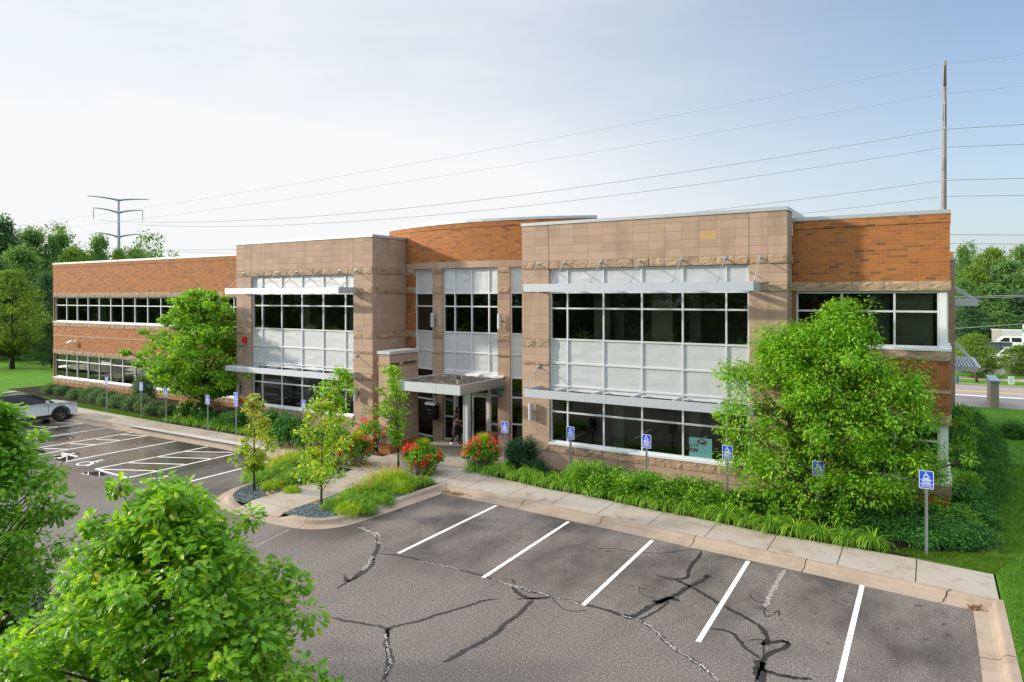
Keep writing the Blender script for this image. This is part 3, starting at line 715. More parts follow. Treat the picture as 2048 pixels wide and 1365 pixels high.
# ---- curved entrance bay ------------------------------------------------------------
ACX, ACY, AR = -18.4, 39.15, 13.0
def hit(u):
    r = CF*FPX + CR*(u-1024); dx, dy = r[0], r[1]
    A = dx*dx+dy*dy; B = -2*(dx*ACX+dy*ACY); C = ACX**2+ACY**2-AR**2
    t = (-B-sqrt(B*B-4*A*C))/(2*A); return (t*dx, t*dy)
def arcpt(x, r=AR): 
    a = math.asin((x-ACX)/AR); return (ACX+r*sin(a), ACY-r*cos(a))
def facet(xa, xb):
    (ax, ay), (bx, by) = arcpt(xa), arcpt(xb)
    return Fr(ax, ay, math.atan2(by-ay, bx-ax)), math.hypot(bx-ax, by-ay)
def arcwall(mb, xa, xb, z0, z1, mat, proud=0.0, thick=.35, vo=0, n=28):
    xs = np.linspace(math.asin((xa-ACX)/AR), math.asin((xb-ACX)/AR), n)
    def q(a, r, z): return (ACX+r*sin(a), ACY-r*cos(a), z)
    ro, ri = AR+proud, AR-thick
    for i in range(n-1):
        a, b = xs[i], xs[i+1]; ua, ub = a*AR, b*AR
        mb.face([q(a, ro, z0), q(b, ro, z0), q(b, ro, z1), q(a, ro, z1)], mat, [(ua, z0-vo), (ub, z0-vo), (ub, z1-vo), (ua, z1-vo)])
        mb.face([q(a, ro, z1), q(b, ro, z1), q(b, ri, z1), q(a, ri, z1)], mat)
        mb.face([q(b, ri, z0), q(a, ri, z0), q(a, ri, z1), q(b, ri, z1)], mat, [(ub, z0-vo), (ua, z0-vo), (ua, z1-vo), (ub, z1-vo)])
        mb.face([q(a, ri, z0), q(b, ri, z0), q(b, ro, z0), q(a, ro, z0)], mat)
    for a, s_ in ((xs[0], 1), (xs[-1], -1)):
        mb.face([q(a, ro, z0), q(a, ro, z1), q(a, ri, z1), q(a, ri, z0)][::s_], mat, [(0, z0-vo), (0, z1-vo), (.35, z1-vo), (.35, z0-vo)][::s_])
XA0, XA1 = -24.35, -12.45
aw = MB(); arcwall(aw, XA0, XA1, 8.59, 10.14, M['brick']); arcwall(aw, XA0, XA1, 10.14, 10.37, M['brick'], .022, .35)
for xx in (XA0, XA1):
    p_ = arcpt(xx); sg = 1 if xx == XA1 else -1
    aw.box(Fr(p_[0], p_[1]+.02, pi/2), .3, 5, -.3 if sg > 0 else 0, 0 if sg > 0 else .3, 9.0, 10.37, M['brick'])
bp(aw, 'brick_parapet')
aw = MB(); arcwall(aw, XA0, XA1, 10.372, 10.49, M['coping'], .05, .42, n=15); bp(aw, 'coping', None)
aw = MB(); arcwall(aw, -22.62, -14.18, 8.28, 8.59, M['stone'], 0.002, .35, 8.28); bp(aw, 'stone_wall')
EU = {k: hit(v)[0] for k, v in dict(a=814, b=828.6, c=865, d=884.5, e=995, f=1019.5).items()}
EU['a'] = -22.62; EU['g'] = -14.18
def pier(xa, xb):
    fr, L = facet(xa, xb); w = MB(); w_ = .6125
    stone_rows(w, fr, 0, L, -.0, z1=8.04); w.rock(fr, 0, L, 8.04, 8.28, M['rock'], w_)
    bp(w, 'stone_wall'); return fr, L
# brick strip beside the block return
fr, L = facet(EU['a'], EU['b']); w = MB()
for z0, z1 in ((-.1, 2.96), (3.27, 4.94), (5.25, 7.11), (7.42, 8.0)): w.box(fr, 0, L, -.3, 0, z0, z1, M['brick'])
for z0, z1 in ((2.96, 3.27), (4.94, 5.25), (7.11, 7.42), (8.0, 8.28)): w.rock(fr, 0, L, z0, z1, M['rock'])
bp(w, 'brick_strip')
PR1 = pier(EU['c'], EU['d']); PR2 = pier(EU['e'], EU['f'])
UP = (3.42, 4.32, 5.26, 6.48, 7.10, 8.27)
fr, L = facet(EU['b'], EU['c']); glazing(fr, [0, L], (.12, 1.95, 3.0, 3.42, 4.32, 5.26, 6.48, 7.10, 8.27), 'gggppggp', deep=.14, glass='glass_dark')
fr, L = facet(EU['f'], EU['g']); glazing(fr, [0, L], (.12, 1.19, 2.39, 3.27, 4.32, 5.26, 6.48, 7.10, 8.27), 'gggppggp', deep=.14, glass='glass_dark')
MF, ML = facet(EU['d'], EU['e'])
mm = [0]+[(hit(v)[0]-EU['d'])/(EU['e']-EU['d'])*ML for v in (905.6, 938.6, 974)]+[ML]
glazing(MF, mm, UP, 'ppggp', deep=.14)
hb = MB(); hb.box(MF, 0, ML, -.22, -.08, 2.95, 3.42, M['panel']); bp(hb, 'spandrel_panel')
# entrance doors and sidelights (z from paving .15)
ZP = .155
glazing(MF, [0, mm[1]-.03], (ZP, 1.25, 2.95), 'gg', name='sidelight')
glazing(MF, [mm[3]+.03, ML], (ZP, 1.12, 2.42, 2.95), 'ggg', name='sidelight')
glazing(MF, [mm[1]+.0, mm[3]], (2.42, 2.95), 'g', name='transom_window')
dmid = (mm[1]+mm[3])/2
def door(hx, hw, ang):
    d = MB(); g = MB(); hd = MB(); t = .045
    p0 = MF.p(hx, -.12, 0)
    fr = Fr(p0[0], p0[1], MF.a+ang)
    w_ = hw; s_ = 1 if w_ > 0 else -1; w_ = abs(w_)
    def B(a, b, z0, z1, mb=d, mt='alu', n0=-.02, n1=.025):
        a, b = (a, b) if s_ > 0 else (-b, -a)
        mb.box(fr, a, b, n0, n1, z0, z1, M[mt])
    B(0, .09, ZP+.01, 2.40); B(w_-.09, w_, ZP+.01, 2.40); B(.09, w_-.09, ZP+.01, ZP+.28); B(.09, w_-.09, 2.29, 2.40)
    B(.09, w_-.09, ZP+.28, 2.29, g, 'glass_dark', 0, .004)
    o = bp(d, 'entrance_door'); bp(g, 'glass', o)
    a, b = (w_-.16, w_-.13) if s_ > 0 else (-w_+.13, -w_+.16)
    hd.tube([fr.p((a+b)/2, .03, .95), fr.p((a+b)/2, .08, .98), fr.p((a+b)/2, .08, 1.42), fr.p((a+b)/2, .03, 1.45)], .014, M['galv'], 6); bp(hd, 'door_handle', o)
door(mm[1]+.07, dmid-mm[1]-.08, radians(62)); door(mm[3]-.07, -(mm[3]-dmid-.08), 0.0)
for a_, b_ in ((mm[1]-.03, mm[1]+.06), (mm[3]-.06, mm[3]+.03)):
    fj = MB(); fj.box(MF, a_, b_, -.2, -.08, ZP, 2.39, M['alu']); bp(fj, 'door_jamb')
# ---- entrance canopy ------------------------------------------------------------------
crr = P(1011, 775, y=26.35); cx1 = crr[0]
cfr = P(920, 788.8, x=cx1); cy0 = cfr[1]; cz0 = (crr[2]+cfr[2])/2; cz1 = cz0+.40
cx0 = P(790, 760, y=cy0)[0]
CFm = Fr(0, cy0, 0); D_ = 26.3-cy0

c_ = MB()
c_.box(CFm, cx0, cx1, -.08, 0, cz0, cz1, M['shade']); c_.box(CFm, cx1-.08, cx1, -D_-.0, -.082, cz0, cz1, M['shade_side'])
c_.box(CFm, cx0, cx0+.08, -D_, -.082, cz0, cz1, M['shade']); c_.box(CFm, cx0+.08, cx1-.08, -D_, -D_+.07, cz1-.30, cz1-.01, M['shade'])
c_.box(CFm, cx0+.08, cx1-.08, -D_, -.082, cz0+.01, cz1-.09, M['roofing'])
for u in (cx0+2.2,): c_.box(CFm, u-.004, u+.004, -.05, .003, cz0, cz1, M['coping'])
for xx in (cx0+1.4, cx1-.75): c_.box(CFm, xx, xx+.75, -D_-.02, -D_+.16, cz1-.05, cz1+.06, M['alu_white'])
cano = bp(c_, 'entrance_canopy')
po = MB(); pp = P(934, 800, x=cx1-.22); 
pk = (cx1-.20, P(934, 800, x=cx1-.20)[1])
po.box(Fr(pk[0], pk[1], 0), -.11, .11, -.11, .11, ZP, cz0, M['shade']); po.box(Fr(pk[0], pk[1], 0), -.12, -.075, .112, .125, ZP+.01, cz0, M['coping']); po.box(Fr(pk[0], pk[1], 0), -.14, .14, -.14, .14, ZP, ZP+.03, M['galv']); bp(po, 'canopy_post', cano)
nb = 5200; pc = np.stack([RNG.uniform(cx0+.1, cx1-.1, nb), RNG.uniform(cy0+.1, cy0+D_-.1, nb), np.full(nb, cz1-.085)+RNG.uniform(0, .035, nb)], 1)
T_PEB = (np.array([(1, 0, 0), (0, .8, 0), (-1, 0, 0), (0, -.8, 0), (0, 0, .7)], float)*.5, [(0, 1, 4), (1, 2, 4), (2, 3, 4), (3, 0, 4)])
def pebbles(name, pc, size, mat, parent=None):
    n_ = len(pc); th = RNG.uniform(0, 6.28, n_); T = np.stack([np.cos(th), np.sin(th), RNG.normal(0, .2, n_)], 1)
    Nn = np.stack([RNG.normal(0, .3, n_), RNG.normal(0, .3, n_), np.ones(n_)], 1)
    return link(name, leaf_mesh(name, pc, T, Nn, size*RNG.uniform(.5, 1.5, n_), T_PEB, mat, RNG.uniform(0, 1, n_)), parent)
pb = pebbles('pebbles', pc, .085, M['pebble'], cano); pb['kind'] = 'stuff'
vt = MB(); vp = P(916, 768, z=cz1-.05); vt.tube([(vp[0], vp[1], cz1-.1), (vp[0], vp[1], cz1+.16)], .05, M['roofing'], 8); vt.tube([(vp[0], vp[1], cz1+.16), (vp[0], vp[1], cz1+.24)], .09, M['black'], 8); bp(vt, 'vent_pipe', cano)
# ---- wing wall beside the entrance -------------------------------------------------------
px0, px1 = -20.58, -19.95; py0 = 22.58
wy = ACY-sqrt(AR**2-(px1-ACX)**2)
ww = MB(); WF = Fr(0, py0, 0); dd = 1.92
ww.box(WF, px0-.01, px1+.01, -dd, .01, 0, .58, M['brick'])
ww.box(WF, px0, px1, -dd, 0, .58, .89, M['stone'], px0, .17)
ww.box(WF, px0+.02, px1-.02, -dd, -.02, .89, 1.15, M['rock']); ww.rock(WF, px0, px1, .89, 1.15, M['rock'], .62, px0, -.05); ww.rock(Fr(px1, py0, pi/2), 0, dd, .89, 1.15, M['rock'], .6125, 0, -.05)
ww.box(WF, px0, px1, -dd, 0, 1.15, 3.96, M['stone'], px0, .17)
ww.box(WF, px0-.03, px1+.03, -dd, .03, 3.96, 4.08, M['rock']); ww.box(WF, px0, px1, -dd, 0, 4.08, 4.45, M['stone'], px0, .17)
wwo = bp(ww, 'wing_wall')
cp = MB(); cp.box(WF, px0-.05, px1+.05, -dd, .05, 4.45, 4.58, M['coping']); bp(cp, 'coping', wwo)
for k in range(2):
    st_ = MB(); st_.box(Fr(px1+.032, py0, pi/2), .05+.80*k, .60+1.1*k, -.01, .004, 3.965, 4.075, simple('dark_mildew', (.05, .045, .035), .95, 0, .3, 9)); bp(st_, 'mildew_stain', wwo)
# ---- roofs, back walls, interiors -------------------------------------------------------
r_ = MB()
for a, b, y0, y1, z in ((x0+.3, -32.3, YL+.3, 44, 9.0), (-32.5, -22.7, YB+.3, 44, 9.05), (-22.7, -14.1, 27.6, 44, 8.95), (-14.1, -4.1, YR+.3, 44, 9.05), (-4.1, a1-.3, YW+.3, 41.7, 9.0)):
    r_.box(Fr(0, y0, 0), a, b, -(y1-y0), 0, z-.2, z, M['roofing'])
bp(r_, 'roof')
r_ = MB(); r_.box(Fr(0, 44, 0), x0, xf, -.3, 0, -.1, 9.3, M['brick']); r_.box(Fr(x0, 44, -pi/2), 0, 44-YL-.3, -.3, 0, -.1, 9.46, M['brick']); bp(r_, 'brick_wall')
it = MB()
def room(a, b, yf, z0, z1, depth=7.5, cols=5.0):
    it.box(Fr(0, yf, 0), a, b, -depth, -.32, z0-.12, z0, M['carpet']); it.box(Fr(0, yf, 0), a, b, -depth, -.32, z1, z1+.1, M['interior'])
    it.box(Fr(0, yf+depth, 0), a, b, -.1, 0, z0, z1, M['interior'])
    x = a+2.2
    while x < b-.6:
        it.box(Fr(0, yf+1.9, 0), x, x+.45, -.45, 0, z0, z1, M['interior'])
        if x < b-2.8 and random.random() < .8: it.box(Fr(0, yf+random.uniform(2.6, 4.5), 0), x+1, x+2.6, -.7, 0, z0, z0+random.uniform(.75, 1.3), M['interior_dark'])
        if x < b-2.8 and random.random() < .5: it.box(Fr(0, yf+random.uniform(3, 6), 0), x+2, x+2.1, -2.5, 0, z0, z1, M['interior'])
        x += cols
for z0, z1 in ((.16, 3.25), (4.15, 7.2)):
    room(x0+.4, -34.4, YL, z0, z1); room(-31.6, -23.6, YB, z0, z1, 5.5, 3.4); room(-13.2, -5.0, YR, z0, z1, 5.5, 3.1); room(-3.9, a1-.35, YW, z0, z1, 6)
for z0, z1 in ((.14, 3.3), (4.15, 8.3)):
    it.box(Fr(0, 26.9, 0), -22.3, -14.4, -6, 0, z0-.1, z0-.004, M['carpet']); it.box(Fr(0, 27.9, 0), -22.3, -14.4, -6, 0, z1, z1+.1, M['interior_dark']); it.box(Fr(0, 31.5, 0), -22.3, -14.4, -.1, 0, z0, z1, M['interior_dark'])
bp(it, 'interior')
# blinds behind some panes of the left wing
b_ = MB()
for k, hh in enumerate((0, .3, .5, .9, .75, .95, .85, .95, .9, .95, .6, .95)):
    u = us[1]+1.533*(k-1)+.05
    if hh: b_.box(LW, u, u+1.43, -.36, -.34, 2.5-1.65*hh, 2.5, M['blind'])
bp(b_, 'window_blind')
b_ = MB(); b_.box(RW, -1.0, .05, -.5, -.48, 5.4, 7.05, M['blind']); b_.box(FRR, -8.9, -8.1, -.6, -.57, 4.2, 7.0, M['blind']); b_.box(FRR, -11.5, -10.8, -1.2, -1.1, 4.2, 7.1, M['blind']); bp(b_, 'window_blind')
# ---- small things fixed to the walls ---------------------------------------------------------
def sconce(u, v, y=None, fr=None):
    w = MB()
    if fr is None: q = P(u, v, y=y); c = (q[0], y-.17, q[2]); wy_ = (q[0], y, q[2])
    else: c, wy_ = fr
    w.tube([(c[0], c[1], c[2]-.34), (c[0], c[1], c[2]+.34)], .10, M['coping'], 14)
    w.tube([(c[0], c[1], c[2]-.345), (c[0], c[1], c[2]-.335)], .085, M['black'], 12); w.tube([c, wy_], .04, M['black'], 8)
    bp(w, 'wall_sconce')
sconce(1065.5, 822, YR); sconce(716, 787, YB); sconce(481, 773, YB)
for u, v in ((870, 640), (1004, 643)):
    h_ = hit(u); tt = (CF*FPX+CR*(u-1024)+CU*(HC-v)); k = h_[1]/tt[1]; z = CH+tt[2]*k
    sconce(0, 0, fr=((h_[0]-.03, h_[1]-.17, z), (h_[0], h_[1]+.02, z)))
for u, v in ((1003, 775), (871, 775)):      # verdigris uplight brackets
    h_ = hit(u); tt = (CF*FPX+CR*(u-1024)+CU*(HC-v)); k = h_[1]/tt[1]; z = CH+tt[2]*k
    w = MB(); c = (h_[0], h_[1]-.22, z)
    w.lathe([(.02, -.10), (.12, -.07), (.26, .0), (.27, .05), (.24, .05), (.1, 0)], c, M['green_copper'], 16)
    w.tube([(c[0], c[1], z-.09), (c[0], c[1]+.06, z-.28), (c[0], c[1]+.15, z-.42)], .045, M['green_copper'], 8)
    w.rbox(c[0], c[1]+.19, z-.62, z-.12, .13, .06, M['galv']); bp(w, 'bracket_lamp')
q = P(491, 680, y=YB); w = MB(); w.rbox(q[0], YB-.06, q[2]-.17, q[2]+.17, .26, .12, M['red']); w.rbox(q[0]-.08, YB-.13, q[2]-.07, q[2]+.10, .12, .06, M['red']); bp(w, 'fire_alarm_horn')
q = P(485, 800, y=YB); w = MB(); w.tube([(q[0]-.12, YB, q[2]), (q[0]-.14, YB-.22, q[2]-.02)], .06, M['red'], 10); w.tube([(q[0]+.1, YB, q[2]), (q[0]+.12, YB-.22, q[2]-.02)], .06, M['red'], 10); w.rbox(q[0], YB-.03, q[2]-.12, q[2]+.12, .5, .05, simple('brass', (.5, .33, .1), .4, .7)); bp(w, 'fire_department_connection')
# mailbox, camera : hung on the wall
h_ = hit(869); q = (h_[0]-.0, h_[1], 0)
kz = h_[1]/(CF*FPX+CR*(869-1024))[1]; zm = CH+((CF*FPX+CR*(869-1024)+CU*(HC-820))[2])*kz
w = MB(); w.rbox(0, -.19, -.38, .28, .58, .34, M['black'], MF.a); 
mbx = empty('drop_box', (q[0], q[1]-.0, zm), 0, 'black drop box with curved silver lid on the stone pier left of the entrance doors', 'mailbox')
local(w.build('body', mbx, loc=(0, 0, 0)))
w = MB()
for k in range(6):
    a, b = pi*k/6, pi*(k+1)/6
    w.face([(-.31, -.2+.2*cos(a), .28+.14*sin(a)), (.31, -.2+.2*cos(a), .28+.14*sin(a)), (.31, -.2+.2*cos(b), .28+.14*sin(b)), (-.31, -.2+.2*cos(b), .28+.14*sin(b))], M['galv'])
for x_ in (-.3, .3): w.face([(x_, -.2+.2*cos(pi*k/6), .28+.14*sin(pi*k/6)) for k in range(7)], M['galv'])
local(w.build('lid', mbx, loc=(0, 0, 0)))
w = MB(); w.rbox(-.05, -.375, .02, .05, .2, .02, M['galv']); w.rbox(.0, -.375, -.16, -.1, .05, .02, M['galv']); local(w.build('slot', mbx, loc=(0, 0, 0)))
q = P(150, 683, y=YL)
cmr = empty('security_camera', (q[0], YL, q[2]), 0, 'small white bullet camera on the brick of the left wing', 'camera')
w = MB(); w.tube([(-.35, -.38, -.14), (.12, -.25, .03)], .09, M['white'], 12); w.tube([(-.36, -.383, -.144), (-.35, -.38, -.14)], .07, M['black'], 12); local(w.build('housing', cmr, loc=(0, 0, 0)))
w = MB(); w.tube([(.05, 0, 0), (.05, -.18, .0), (0, -.28, -.02)], .035, M['white'], 8); w.tube([(.05, 0, 0), (.05, -.03, 0)], .09, M['white'], 12); local(w.build('bracket', cmr, loc=(0, 0, 0)))
# poster inside the lower right window: a house roof over HR, ALLER and kw
q0 = P(1378, 874, y=YR+.15); q1 = P(1424, 880, y=YR+.15); zb = 1.25; zt = P(1378, 874, y=YR+.15)[2]
ps = empty('window_sign', ((q0[0]+q1[0])/2, YR+.155, zb), 0, 'teal sign with house logo and kw lettering, low in the lower right window', 'sign')
pw = q1[0]-q0[0]; phh = zt-zb; F0 = Fr(0, 0, 0)
w = MB(); w.box(F0, -pw/2, pw/2, -.01, 0, 0, phh, simple('teal_film', (.07, .22, .235), .5, 0, .15, 2)); local(w.build('board', ps, loc=(0, 0, 0)))
dk = simple('dark_maroon_print', (.05, .012, .02), .6)
w = MB()
def strk(a, b, t=.035):
    a = (a[0]*.78+.03, a[1]); b = (b[0]*.78+.03, b[1])
    dx, dz = b[0]-a[0], b[1]-a[1]; l = math.hypot(dx, dz); nx, nz = -dz/l*t/2, dx/l*t/2
    w.face([(a[0]-nx, -.006, a[1]-nz), (b[0]-nx, -.006, b[1]-nz), (b[0]+nx, -.006, b[1]+nz), (a[0]+nx, -.006, a[1]+nz)], dk)
H_ = phh; lx = 0.02
strk((lx-.22, H_*.80), (lx, H_*.95)); strk((lx, H_*.95), (lx+.25, H_*.79)); strk((lx-.15, H_*.86), (lx-.15, H_*.66)); strk((lx-.01, H_*.80), (lx-.01, H_*.64)); strk((lx-.15, H_*.75), (lx-.01, H_*.745))
strk((lx+.05, H_*.80), (lx+.05, H_*.64)); strk((lx+.05, H_*.80), (lx+.15, H_*.79)); strk((lx+.15, H_*.79), (lx+.17, H_*.74)); strk((lx+.17, H_*.74), (lx+.05, H_*.72)); strk((lx+.10, H_*.72), (lx+.18, H_*.63))
local(w.build('logo', ps, loc=(0, 0, 0)))
for tx, sz, dx, dz, bd in (('ALLER', .12, -.27, .60, False), ('kw', .28, -.28, .38, True)):
    me = text_mesh(tx, sz, dk, bd); o = link('lettering', me, ps, (dx*pw/.9, -.006, dz*H_)); o.rotation_euler = (pi/2, 0, 0)
# ================================================================== THE GROUND
def struct(mb, name, label=None, smooth=False, kind='structure'):
    o = link(name, mb.mesh(name, smooth)); o['kind'] = kind
    if label: o['label'] = label
    return o
w = MB(); w.face([(-900, -400, -.06), (900, -400, -.06), (900, 1500, -.06), (-900, 1500, -.06)], M['lawn']); struct(w, 'ground')
w = MB(); w.poly([(-75, -30), (.75, -30), (.86, 18.4), (-12, 19.5), (-26, 20.1), (-75, 20.3)], 0.0, M['asphalt']); struct(w, 'parking_lot')
# ---- kerb: swept gutter + kerb profile ---------------------------------------------------
def crm(pts, n=8):
    out = []; p = [pts[0]]+list(pts)+[pts[-1]]
    for i in range(1, len(p)-2):
        for k in range(n):
            t = k/n
            out.append(tuple(.5*((2*p[i][j])+(-p[i-1][j]+p[i+1][j])*t+(2*p[i-1][j]-5*p[i][j]+4*p[i+1][j]-p[i+2][j])*t*t+(-p[i-1][j]+3*p[i][j]-3*p[i+1][j]+p[i+2][j])*t**3) for j in (0, 1)))
    out.append(tuple(pts[-1])); return out
PROF = [(-.01, -.05), (0, .004), (.26, .022), (.33, .045), (.375, .115), (.41, .15), (.44, .158), (.58, .158), (.60, .05)]
def kerb(path, hts, name, side=1, mat='curb', s0=0.0):
    w = MB(); n = len(path); rows = []; s = s0
    for i, p in enumerate(path):
        a = path[max(i-1, 0)]; b = path[min(i+1, n-1)]; dx, dy = b[0]-a[0], b[1]-a[1]; l = math.hypot(dx, dy)
        nx, ny = -dy/l*side, dx/l*side
        if i: s += math.hypot(p[0]-path[i-1][0], p[1]-path[i-1][1])
        # mitre at sharp corners
        if 0 < i < n-1:
            d1 = unit(np.array((p[0]-a[0], p[1]-a[1]))); d2 = unit(np.array((b[0]-p[0], b[1]-p[1]))); m1 = np.array((-d1[1], d1[0]))*side; m2 = np.array((-d2[1], d2[0]))*side
            mm_ = m1+m2; mm_ /= max(.3, np.dot(mm_, m1)); nx, ny = mm_
        rows.append(([(p[0]+nx*o, p[1]+ny*o, z if z < .03 else .02+(z-.02)*hts[i]) for o, z in PROF], s))
    for i in range(n-1):
        for k in range(len(PROF)-1):
            q = [rows[i][0][k], rows[i+1][0][k], rows[i+1][0][k+1], rows[i][0][k+1]]
            if side < 0: q = q[::-1]
            uv = [(k, rows[i][1]), (k, rows[i+1][1]), (k+1, rows[i+1][1]), (k+1, rows[i][1])]
            w.face(q, M[mat], uv if side > 0 else uv[::-1])
    for e in (0, n-1): w.face(rows[e][0], M[mat], [(0, 0.5)]*len(PROF))
    o = struct(w, name); return [r[0] for r in rows]
main = [(-14.75, 19.45), (-12.3, 19.36), (-8, 19.03), (-3.32, 18.66), (.79, 18.30)]
main_d = []
for a, b in zip(main[:-1], main[1:]):
    k = max(2, int((b[0]-a[0])/.5)); main_d += [(a[0]+(b[0]-a[0])*i/k, a[1]+(b[1]-a[1])*i/k) for i in range(k)]
main_d.append(main[-1])
isl = [(-14.75, 19.45), (-14.90, 17.6), (-15.09, 15.75), (-15.40, 14.85), (-16.08, 14.35), (-17.0, 14.2), (-17.72, 14.18), (-19.27, 14.22), (-20.3, 14.4), (-21.0, 14.85), (-21.55, 15.7), (-21.75, 16.6), (-22.05, 17.9), (-22.6, 19.1), (-23.96, 19.87), (-26.3, 19.9)]
isd = crm(isl, 9)
hts = [0.10 if (-20.1 < p[0] < -17.2 and p[1] < 15) else 1 for p in isd]
hts = np.convolve(np.pad(hts, 3, 'edge'), np.ones(7)/7, 'valid').tolist()
lp = [(-26.3-.5*i, 19.9+.003*i) for i in range(98)]
lh = [.12 if -36 < p[0] < -25 else 1 for p in lp]; lh = np.convolve(np.pad(lh, 3, 'edge'), np.ones(7)/7, 'valid').tolist()
rp = [(.79, 18.28-.6*i) for i in range(1, 80)]
isd2 = [(p, h_) for p, h_ in zip(isd, hts) if math.hypot(p[0]+14.75, p[1]-19.45) > .75 or p == isd[0]]; isd = [q_[0] for q_ in isd2]; hts = [q_[1] for q_ in isd2]
main_d = [p for p in main_d if (math.hypot(p[0]+14.75, p[1]-19.45) > .75 and math.hypot(p[0]-.79, p[1]-18.3) > .75) or p in (main_d[0], main_d[-1])]
rp = [p for p in rp if p[1] < 17.6]
PATH = lp[::-1]+isd[::-1][1:]+main_d[1:]+rp
HT = lh[::-1]+hts[::-1][1:]+[1]*(len(main_d)-1)+[1]*len(rp)
KA = kerb(PATH, HT, 'kerb', side=1)
n1, n2, n3 = len(lp), len(isd)-1, len(main_d)-1
KL = KA[:n1][::-1]; KI = KA[n1:n1+n2][::-1]; KM = KA[n1+n2-1:n1+n2+n3]; KR = KA[n1+n2+n3:]
def inset(K): return [(r[-2][0], r[-2][1]) for r in K]
# ---- pavements: slabs with open joints ------------------------------------------------------
def slabs(w, fy0, fy1, x0, x1, step, z=.155, mat='concrete', off=0.0, gap=.024):
    k = math.floor((x0-off)/step); xs = [x0]
    while True:
        k += 1; xx = off+k*step
        if xx >= x1-.2: break
        if xx > x0+.2: xs.append(xx)
    xs.append(x1)
    for a, b in zip(xs[:-1], xs[1:]):
        a2, b2 = a+gap/2, b-gap/2; nn = 4
        top = [(a2+(b2-a2)*i/nn, fy0(a2+(b2-a2)*i/nn)+.002) for i in range(nn+1)]; bot = [(b2-(b2-a2)*i/nn, fy1(b2-(b2-a2)*i/nn)) for i in range(nn+1)]
        w.poly(top+bot, z, M[mat], .12)
def interp(pts):
    xs = [p[0] for p in pts]; ys = [p[1] for p in pts]; return lambda x: float(np.interp(x, xs, ys))
backpts = sorted([P(u, v, z=.155)[:2] for u, v in ((989, 953.6), (1093, 978), (1188.5, 994.5), (1285, 1016.5), (1407, 1039), (1537, 1067), (1675, 1091), (1808.7, 1113.6), (1990, 1150))])

yb_ = interp(backpts); yf_ = interp(inset(KM))
w = MB(); slabs(w, yf_, yb_, -14.2, 1.30, 1.72, off=backpts[0][0]); struct(w, 'sidewalk', 'concrete pavement in front of the parking bays on the right')
KLi = sorted(inset(KL)+inset(KI[-30:])); ylf = interp(KLi)
lb = interp([(-62, 22.6), (-45.08, 22.28), (-41.35, 22.1), (-34.15, 21.93), (-29.38, 21.85), (-22, 21.9)])
w = MB(); slabs(w, ylf, lb, -62, -22.62, 1.75); struct(w, 'sidewalk', 'concrete pavement along the left building wing')
# pale new strip of the left ramp
w = MB(); w.poly([(-36.2, 20.0+.39), (-25.2, 20.38), (-25.2, 20.85), (-35.6, 20.75)], .159, M['concrete_new']); struct(w, 'new_concrete_strip')
w = MB()
nose = [p for p in isd]
slabs(w, lambda x: 19.98, lambda x: 22.1, -22.62, -14.2, 1.70)
slabs(w, lambda x: 22.115, lambda x: 27.0, -19.93, -14.9, 1.70); w.poly([(-22.6, 22.115), (-20.6, 22.115), (-20.6, 22.6), (-22.6, 22.6)], .155, M['concrete'], .1)
struct(w, 'entrance_plaza')
# walkway down the island
w = MB()
for k in range(4):
    y1, y0 = 19.96-k*1.2, 19.96-(k+1)*1.2+.014
    w.poly([(-19.42, y0), (-17.54, y0), (-17.54, y1), (-19.42, y1)], .155, M['concrete'], .1)
w.face([(-19.42, 14.62, .045), (-17.54, 14.62, .045), (-17.54, 15.15, .155), (-19.42, 15.15, .155)], M['concrete'])
struct(w, 'island_walkway')
# ---- beds -------------------------------------------------------------------------------------
Ii = inset(KI)
rt = [p for p in Ii if p[0] > -17.5 and p[1] < 19.9]; ltt = [p for p in Ii if p[0] < -19.45 and p[1] < 19.9]
w = MB(); w.poly([(-17.53, 19.9), (-17.53, rt[-1][1])]+rt[::-1]+[(rt[0][0], 19.9)], .125, M['mulch']); struct(w, 'planting_bed', 'dark stone chip bed on the right side of the entrance island')
w = MB(); w.poly([(-19.43, ltt[0][1]), (-19.43, 19.9), (ltt[-1][0], 19.9)]+ltt[::-1], .125, M['mulch']); struct(w, 'planting_bed', 'dark stone chip bed on the left side of the entrance island')
bk = [p for p in backpts]
w = MB(); w.poly([(-14.95, 20.6)]+[(x, y-.03) for x, y in bk]+[(.2, 20.75), (1.2, 21.8), (1.7, 24.5), (1.7, 25.0), (-14.95, 27.2)], .12, M['mulch']); struct(w, 'planting_bed', 'mulch bed between right pavement and building')
w = MB(); w.poly([(-36, 21.93), (-29, 21.85), (-20.6, 22.0), (-20.6, 27), (-36, 27.1)], .12, M['mulch'])
w.poly([(-58, 23.9), (-50, 23.3), (-42, 23.0), (-36, 22.6), (-36, 27.1), (-58, 27.1)], .17, M['mulch']); struct(w, 'planting_bed', 'mulch bed below the left wing')
